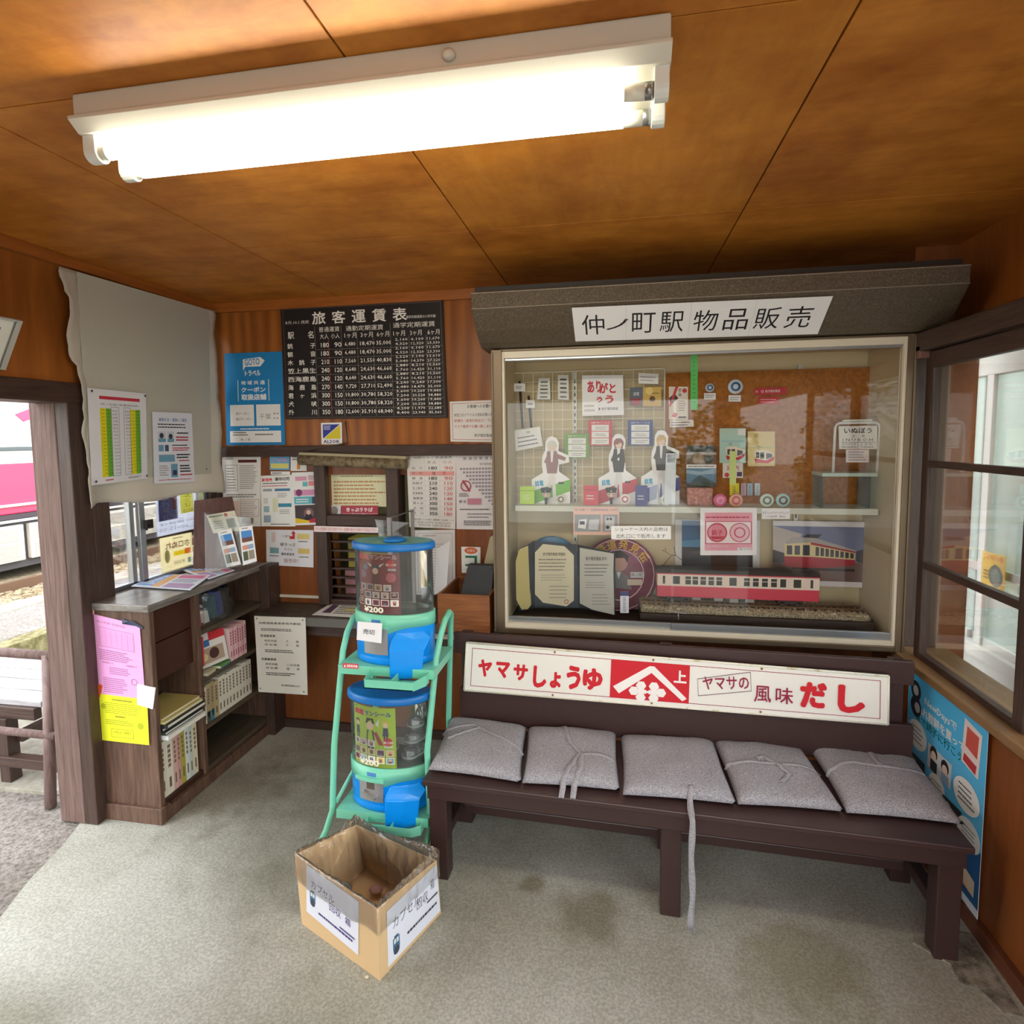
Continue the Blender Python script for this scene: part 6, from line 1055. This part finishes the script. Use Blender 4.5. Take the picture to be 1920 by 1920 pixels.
def tray(z, ya, yb, xl, xr, cd, ch):
    MB().mat(m_gn).box(xl, xr, ya, yb, z-.004, z).box(xl, xr, ya, ya+.003, z-.034, z+.002).box(xl, xl+.003, ya, yb, z-.034, z).box(xr-.003, xr, ya, yb, z-.034, z).build('tray', None, stn, .001)
    xa, xb = xl+.135, xr-.02; yc = ya-cd
    b = MB().mat(m_gn).prism([(xa+.012, yc), (xb-.035, yc), (xb, ya-.03), (xb, ya), (xa, ya)], 2, z-ch, z-ch+.004)
    b.hexa([(xa+.012, yc, z-ch), (xb-.035, yc, z-ch), (xb-.035, yc+.003, z-ch), (xa+.012, yc+.003, z-ch), (xa+.012, yc, z-ch+.034), (xb-.035, yc, z-ch+.034), (xb-.035, yc+.003, z-ch+.034), (xa+.012, yc+.003, z-ch+.034)])
    b.hexa([(xb-.035, yc, z-ch), (xb, ya-.03, z-ch), (xb-.003, ya-.03, z-ch), (xb-.038, yc+.003, z-ch), (xb-.035, yc, z-ch+.034), (xb, ya-.03, z-.006), (xb-.003, ya-.03, z-.006), (xb-.038, yc+.003, z-ch+.034)])
    b.box(xb-.003, xb, ya-.03, ya, z-ch, z-.006); b.hexa([(xa, ya, z-ch), (xa+.012, yc, z-ch), (xa+.015, yc, z-ch), (xa+.003, ya, z-ch), (xa, ya, z-.01), (xa+.012, yc, z-ch+.034), (xa+.015, yc, z-ch+.034), (xa+.003, ya, z-.01)])
    b.box((xa+xb)/2-.002, (xa+xb)/2+.001, yc+.003, ya, z-ch, z-ch+.036); b.build('catch_tray', None, stn, .001)
tray(.796, 2.085, 2.35, -1.095, -.695, .085, .048); tray(.219, 2.035, 2.32, -1.10, -.715, .05, .045)
MB().mat(m_gn).tube([(-1.125, 2.08, .215), (-1.09, 2.40, .36)], .008, 8).build('brace', None, stn)
MB().mat(m_gn).tube([(-.727, 2.08, .22), (-.735, 2.38, .36)], .008, 8).build('brace', None, stn)
sheet('maker_label', 'small red and white label strip', None, 1, 2.083, [(643, 1243), (672, 1245), (672, 1254), (643, 1252)], (206, 50, 60), [('t', '自動販売機', .25, .2, .95, .8, WHITE, .02), ('p', [(.06, .8), (.13, .2), (.2, .8)], WHITE)], parent=stn)
def machine(z0, z_col, z_glass, z_lid, z_top, label, lidm, poster, sign, MXc, MYc):
    t = thing('capsule_machine', label, 'capsule machine', (MXc, MYc, z0), 'capsule machines on the green stand')
    c = (MXc, MYc, 0); R_ = MR_
    def cyl(r, th, z): a = TH0+math.radians(th); return Vector((MXc+r*math.cos(a), MYc+DEP*r*math.sin(a), z))
    SX = Matrix.Translation((MXc, MYc, 0)) @ Matrix.Diagonal((1, DEP, 1, 1)) @ Matrix.Translation((-MXc, -MYc, 0))
    MB(SX).mat(m_bl).lathe([(0, z0), (R_*.97, z0), (R_, z0+.01), (R_, z0+.028), (R_*.99, z0+.03), (R_, z0+.032), (R_, z_col)], c, 56).build('body', None, t)
    # collar with a dip above the coin plate
    N = 56; b = MB().mat(m_gn); vs = []; fs = []
    for i in range(N):
        th = -180+360*i/N; d = .0 if abs(th+16) > 50 else .035*(.5+.5*math.cos(math.pi*(th+16)/50))
        for (r, z) in ((R_*.9, z_glass), (R_+.004, z_glass), (R_+.004, z_col-.018-d), (R_*.98, z_col-.018-d)): vs.append(cyl(r, th, z))
    for i in range(N):
        for k in range(3): a = i*4+k; e = ((i+1) % N)*4+k; fs.append((a, e, e+1, a+1))
    b.add(vs, fs, True).build('collar', None, t)
    MB(SX).mat(m_acryl).lathe([(R_-.002, z_glass), (R_-.002, z_lid)], c, 56).build('globe', None, t)
    MB(SX).mat(M((70, 84, 70), .5)).lathe([(0, z_glass+.002), (R_*.92, z_glass+.002), (R_*.92, z_glass-.01), (0, z_glass-.01)], c, 40).build('globe_floor', None, t)
    dome = z_top-z_lid
    MB(SX).mat(m_bl2).lathe([(R_-.004, z_lid), (R_+.008, z_lid), (R_+.010, z_lid+.006), (R_+.008, z_lid+.024), (R_+.002, z_lid+.029), (R_-.006, z_lid+.029)], c, 56).mat(lidm).lathe([(R_-.006, z_lid+.029), (R_*.6, z_top-.004), (0, z_top)], c, 56).build('lid', None, t)
    # coin mechanism
    def patch(name, th0, th1, za, zb, dr, m, par=t, n=8):
        b = MB().mat(m); vs = []; fs = []
        for i in range(n+1):
            th = th0+(th1-th0)*i/n
            for r in (R_-.004, R_+dr):
                vs += [cyl(r, th, za), cyl(r, th, zb)]
        for i in range(n):
            a = 4*i; fs += [(a+2, a+6, a+7, a+3), (a+3, a+7, a+5, a+1), (a, a+4, a+6, a+2), (a+1, a+5, a+4, a)]
        fs += [(0, 2, 3, 1), (4*n+1, 4*n+3, 4*n+2, 4*n)]
        return b.add(vs, fs).build(name, None, par, .001)
    zp0, zp1 = z0+.045, z_col-.02
    pl_ = patch('coin_plate', -35, 2, zp0, zp1, .010, M((176, 178, 180), .35, .6))
    patch('visor', -37, 4, zp1, zp1+.014, .028, m_gn)
    if not sign:
        patch('coin_slot', -22, -10, zp1-.035, zp1-.005, .0115, M((110, 100, 88), .4, .5), pl_)
        p = cyl(R_+.018, -16, (zp0+zp1)/2-.012); tang = (cyl(1, -6, 0)-cyl(1, -26, 0)).normalized()
        MB().mat(M((190, 190, 190), .25, .9)).bar(p-tang*.028+Vector((0, 0, .012)), p+tang*.028-Vector((0, 0, .012)), .014, .014).build('turn_handle', None, pl_, .003)
    # chute
    b = MB().mat(m_bl); sec = []
    thc = 25
    for th0_, th1_, z, dr in ((12, 60, z_col-.035, .002), (6, 62, z_col-.06, .03), (4, 46, z0+.075, .06), (4, 42, z0-.01, .064), (4, 42, z0-.038, .062)):
        sec.append([cyl(R_-.01, th0_, z), cyl(R_+dr, th0_+2, z), cyl(R_+dr, (th0_+th1_)/2, z), cyl(R_+dr, th1_-2, z), cyl(R_-.01, th1_, z)])
    for s in sec: b.v += s
    for s in range(4):
        for k in range(4): b.f.append([s*5+k, s*5+k+1, s*5+k+6, s*5+k+5])
        b.f.append([s*5+4, s*5, s*5+5, s*5+9])
    b.f.append([4, 3, 2, 1, 0]); b.f.append([20, 21, 22, 23, 24]); b.mi += [0]*22; b.sm += [False]*22; b.build('chute', None, t, .006)
    # poster behind the globe wall
    base, items = poster
    fn = lambda a, b_, n: cyl(R_-.0075+n, -53+(75)*a, z_lid-.012-(z_lid-z_glass-.014)*b_)
    s = Sheet(fn, .82).base(base, seg=14, rough=.4, th=.0006).run(items, seg=6); o = s.mb.build('poster', None, t, fix=False)
    s = Sheet(lambda a, b_, n: cyl(R_-.001+n, -53+75*a, z_lid-.012-(z_lid-z_glass-.014)*b_), .82); s.n = .0006; s.run([('t', '¥200', .22, .875, .66, .975, (240, 236, 216), .03)]); s.mb.build('price_lettering', None, t, fix=False)
    patch('maker_plate', -22, -8, z_col-.004, z_col+.012, .0055, M((80, 130, 200), .4))
    return t, cyl
def cards(y0, rows, cols, pal):
    r = random.Random(rows*7+sum(cols)); o = []
    for j in range(rows):
        n = cols[j]
        for i in range(n):
            x = .06+i*.185+(.05 if n == 4 and j == 0 else 0); y = y0+j*.125
            o += [('r', x, y, x+.155, y+.108, (232, 226, 216)), ('r', x+.012, y+.01, x+.143, y+.098, r.choice(pal)), ('c', x+.077, y+.045, .035, r.choice(((70, 60, 70), (150, 100, 90), (206, 170, 140)))), ('r', x+.05, y+.06, x+.105, y+.09, r.choice(((60, 60, 80), (130, 60, 60), (90, 110, 130))))]
    return o
def person_(x, y, s, coat, hat):
    return [('p', [(x-.06*s, y+.12*s), (x+.06*s, y+.12*s), (x+.08*s, y+.30*s), (x-.08*s, y+.30*s)], coat), ('r', x-.055*s, y+.30*s, x-.01*s, y+.40*s, coat), ('r', x+.01*s, y+.30*s, x+.055*s, y+.40*s, coat), ('c', x, y+.06*s, .065*s, SK), ('p', [(x-.08*s, y+.03*s), (x-.06*s, y-.04*s), (x+.06*s, y-.04*s), (x+.08*s, y+.03*s)], hat)]
red = (132, 36, 44)
pt1 = (red, [('t', '銚電', .06, .0, .36, .10, (214, 90, 90), .05), ('t', 'マンシール', .38, .01, .95, .09, (226, 196, 190), .03)]+person_(.5, .22, 1.0, (90, 66, 40), (70, 74, 84))+[('p', [(.40, .22), (.30, .14), (.42, .18)], (230, 226, 220)), ('p', [(.60, .22), (.70, .14), (.58, .18)], (230, 226, 220)), ('c', .2, .34, .08, (150, 110, 130)), ('c', .26, .22, .06, (110, 130, 170)), ('c', .82, .38, .10, (206, 110, 120)), ('c', .82, .16, .085, (206, 50, 50)), ('t', '第14弾', .72, .15, .93, .19, (240, 236, 220), .02), ('t', '¥200', .76, .23, .92, .27, WHITE, .03)]+cards(.50, 3, (4, 5, 5), ((214, 206, 200), (190, 120, 90), (120, 50, 60), (206, 170, 110), (150, 150, 160))))
lime = (178, 206, 42)
pt2 = (lime, [('l', .04, .02, .2, .04, 1, INK), ('t', '銚電', .06, .06, .34, .16, (206, 40, 60), .06), ('t', 'マンシール', .36, .07, .92, .15, (60, 66, 150), .03)]+person_(.48, .24, 1.25, (40, 40, 52), (36, 34, 40))+person_(.16, .26, .75, (52, 54, 70), (60, 60, 70))+person_(.80, .24, .75, (50, 54, 80), (226, 196, 40))+[('p', [(.60, .28), (.68, .18), (.66, .32)], (236, 236, 230)), ('p', [(.56, .42), (.62, .40), (.76, .62), (.66, .62)], (170, 30, 50)), ('c', .84, .56, .09, (206, 50, 50)), ('t', '第13弾', .75, .55, .94, .59, (244, 240, 230), .02), ('t', '¥200', .76, .62, .94, .66, WHITE, .03)]+cards(.55, 1, (3,), ((216, 206, 200), (200, 160, 190), (206, 206, 196)))+cards(.69, 2, (5, 5), ((214, 214, 206), (226, 200, 110), (110, 60, 110), (90, 150, 170), (206, 170, 130), (120, 40, 50))))
m_lidtop = speckle('dusty_mint_lid', (96, 168, 170), (134, 190, 180), 8, .5, big=2, bump=.02)
up_, cyl_ = machine(.797, .971, 1.003, 1.258, 1.288, 'upper blue capsule machine with a dark red poster in its globe', m_lidtop, pt1, True, MXc, MYc)
MB().mat(m_bl2).lathe([(0, 0), (.045, 0), (.045, .010), (.038, .014), (0, .014)], (MXc+.01, MYc-.01, 1.286), 24).build('lid_handle', None, up_)
a = TH0+math.radians(-16); q0 = cyl_(MR_+.05, -30, .982)+Vector((0, -.012, 0)); q1 = cyl_(MR_+.05, -1, .980)+Vector((0, -.0, 0)); 
sheet3('sold_out_note', 'folded white note reading sold out taped over the upper coin plate', 'note', [q0, q1, cyl_(MR_+.058, -2, .902), cyl_(MR_+.056, -31, .908)+Vector((0, -.012, 0))], (236, 236, 240), [('t', '売切', .25, .35, .72, .62, (90, 90, 100), .01)], lift=.002)
machine(.22, .37, .402, .661, .690, 'lower blue capsule machine with a lime yellow poster in its globe', m_bl2, pt2, False, -.905, 2.14)
rr = random.Random(4)
for i, (th, r_, z) in enumerate(((52, .125, .438), (75, .115, .438), (60, .125, .500), (95, .12, .438), (80, .12, .500), (-80, .12, .438), (-90, .12, .500), (70, .125, .560), (20, .0, .438), (120, .11, .438))):
    a = TH0+math.radians(th); p = Vector((-.905+r_*math.cos(a), 2.14+.5*r_*math.sin(a), z+.001))
    t = thing('toy_capsule', 'clear round capsule lying inside the lower machine globe', 'capsule', p-Vector((0, 0, .034)), 'capsules in the lower machine')
    MB().mat(m_acryl).sphere(p, .033, 1, 1, 1, 20).build('shell', None, t); MB().mat(M((150, 156, 150), .5)).lathe([(.031, -.004), (.034, -.004), (.034, .004), (.031, .004)], p, 20).mat(M(rr.choice(((200, 200, 196), (170, 150, 140), (120, 130, 150))), .5)).box(p.x-.014, p.x+.014, p.y-.003, p.y+.003, p.z-.016, p.z+.012).build('seam_ring', None, t)

# ================================================================== CARDBOARD BOX
bx = thing('cardboard_box', 'open cardboard collection box with taped white labels on the floor', 'box', (-.85, 1.81, 0))
A2, B2, C2 = at(712, 1839, 2, 0), at(566, 1732, 2, 0), at(827, 1712, 2, 0); D2 = B2+C2-A2; H2 = .232
A3 = at(707, 1706, 2, H2); B3 = atp(553, 1602, A2, (B2-A2).cross(A3-A2)); C3 = atp(819, 1614, A2, (C2-A2).cross(A3-A2)); D3 = at(668, 1546, 2, H2)
m_kr = M((216, 184, 138), .85, name='kraft_card', bump=.05, bscale=20)
def wall(a, c, a3, c3):
    n = (c-a).cross(Vector((0, 0, 1))).normalized()*-.004
    MB().mat(m_kr).hexa([a, c, c+n, a+n, a3, c3, c3+n, a3+n]).build('side', None, bx)
for q in ((A2, C2, A3, C3), (C2, D2, C3, D3), (D2, B2, D3, B3), (B2, A2, B3, A3)): wall(*q)
MB().mat(m_kr).prism([(p.x, p.y) for p in (A2, C2, D2, B2)], 2, .001, .006).build('bottom', None, bx)
NL = (B2-A2).cross(((A3-A2)+(B3-B2))/2).normalized(); NR = (C2-A2).cross(((A3-A2)+(C3-C2))/2).normalized()
NL = NL if NL.dot(EYE-A2) > 0 else -NL; NR = NR if NR.dot(EYE-A2) > 0 else -NR
PU = (70, 50, 120)
bus = lambda x, y, s: [('r', x-.05*s, y-.10*s, x+.05*s, y+.08*s, (70, 110, 140)), ('r', x-.035*s, y-.08*s, x+.035*s, y-.01*s, (214, 226, 232)), ('c', x, y+.10*s, .045*s, (60, 70, 90)), ('r', x-.03*s, y-.13*s, x+.03*s, y-.10*s, (60, 90, 120)), ('r', x-.004*s, y-.08*s, x+.004*s, y+.05*s, (60, 80, 110))]
def bxl(fc, uv, items, label):
    tl, tr, br_, bl_ = fc; N_ = (tr-tl).cross(tl-bl_).normalized()
    def F_(u, v): return (tl*(1-u)+tr*u)*(1-v)+(bl_*(1-u)+br_*u)*v+N_*.0015
    pts = [F_(u, v) for u, v in uv]; sheet3('box_label', label, 'label', pts, (226, 230, 242), items)
LF, RF = (B3, A3, A2, B2), (A3, C3, C2, A2)
bxl(LF, [(.16, .02), (.80, .05), (.76, .84), (.10, .74)], [('t', 'カプセル', .1, .24, .55, .40, PU, .0), ('t', '回収', .46, .42, .68, .58, PU, .01), ('t', '箱', .76, .46, .86, .60, PU, .01)]+bus(.13, .60, 1.1)+[('l', .25, .78, .9, .86, 1, PU, .5), ('l', .66, .72, .96, .78, 1, PU, .5)], 'white handwritten label on the left face of the cardboard box')
bxl(RF, [(.13, .13), (.98, .05), (.98, .93), (.12, .93)], [('t', 'カプセル', .1, .22, .62, .42, (50, 60, 60), .0), ('t', '回収', .55, .32, .78, .52, (50, 60, 60), .0), ('t', '箱', .84, .2, .92, .40, (50, 60, 60), .0)]+bus(.15, .72, 1.2)+[('l', .35, .70, .95, .80, 1, (60, 60, 70), .5), ('l', .75, .52, .98, .60, 1, (60, 60, 70), .5)], 'white handwritten label on the right face of the cardboard box')

pb_ = thing('bin_liner', 'wrinkled clear plastic liner folded over the cardboard box rim', 'liner', (-.85, 1.81, .01))
lo_, hi_ = [A2, C2, D2, B2], [A3, C3, D3, B3]; b = MB(); b.m = [m_bag]; NP = 160
prof = [(1.022, .150), (1.026, .175), (1.022, .20), (1.016, H2+.004), (.985, H2+.012), (.96, H2-.002), (.95, .19), (.92, .14), (.90, .09), (.84, .03), (.5, .016), (.0, .014)]
def rim(f, z):
    s = int(f) % 4; f -= int(f); f = f*f*(3-2*f)*.25+f*.75; k = z/H2
    return (lo_[s]*(1-f)+lo_[(s+1) % 4]*f)*(1-k)+(hi_[s]*(1-f)+hi_[(s+1) % 4]*f)*k
for j, (k, z) in enumerate(prof):
    ctr = (lo_[0]+lo_[1]+lo_[2]+lo_[3])/4*(1-z/H2)+(hi_[0]+hi_[1]+hi_[2]+hi_[3])/4*z/H2
    for i in range(NP):
        f = i/NP*4; p = rim(f, z); d = p-ctr
        wv = .016*noise.noise((i*.20, j*.5, 2))+.008*noise.noise((i*.55, j*1.1, 5))+.004*noise.noise((i*1.3, j*2, 9))
        wv = abs(wv)*.9 if j < 4 else (-abs(wv)*2.0 if j > 4 else wv*.3)
        dz = (.014*noise.noise((i*.12, 3, 1)) if j == 0 else 0)+(.010*abs(noise.noise((i*.3, 0, 8)))+.032*max(0, 1-abs(f-2)/.35)+.012*max(0, 1-abs(f-2.9)/.5)+.010*max(0, 1-abs(f-1.2)/.4) if 3 <= j <= 5 else 0)
        q_ = ctr+d*k+d.normalized()*wv; b.v.append(Vector((q_.x, q_.y, max(z+dz, .012))))
ctr = (A2+B2+C2+D2)/4
for j in range(len(prof)-1):
    for i in range(NP): b.f.append([j*NP+i, j*NP+(i+1) % NP, (j+1)*NP+(i+1) % NP, (j+1)*NP+i]); b.mi.append(0); b.sm.append(True)
b.build('film', None, pb_)
for i in range(5):
    p = ctr+Vector(((-.08, .05, .1, -.02, .03)[i], (-.03, .06, -.05, .08, -.02)[i], .034)); tag(MB().mat(thin((196, 160, 156), .4, 'shell_plastic')).sphere((p.x, p.y, .040), .022, 1.2, .9, .6, 16).build('toy_capsule'), 'empty capsule shell at the bottom of the lined cardboard box', 'capsule', 'empty capsules in the cardboard box')
# floor stain and a small pebble
tag(MB().mat(M((206, 196, 170), .8)).sphere(at(688, 1832, 2, .004), .006, 1.3, 1, .6, 8).build('pebble'), 'tiny pale pebble on the floor in front of the cardboard box', 'pebble')
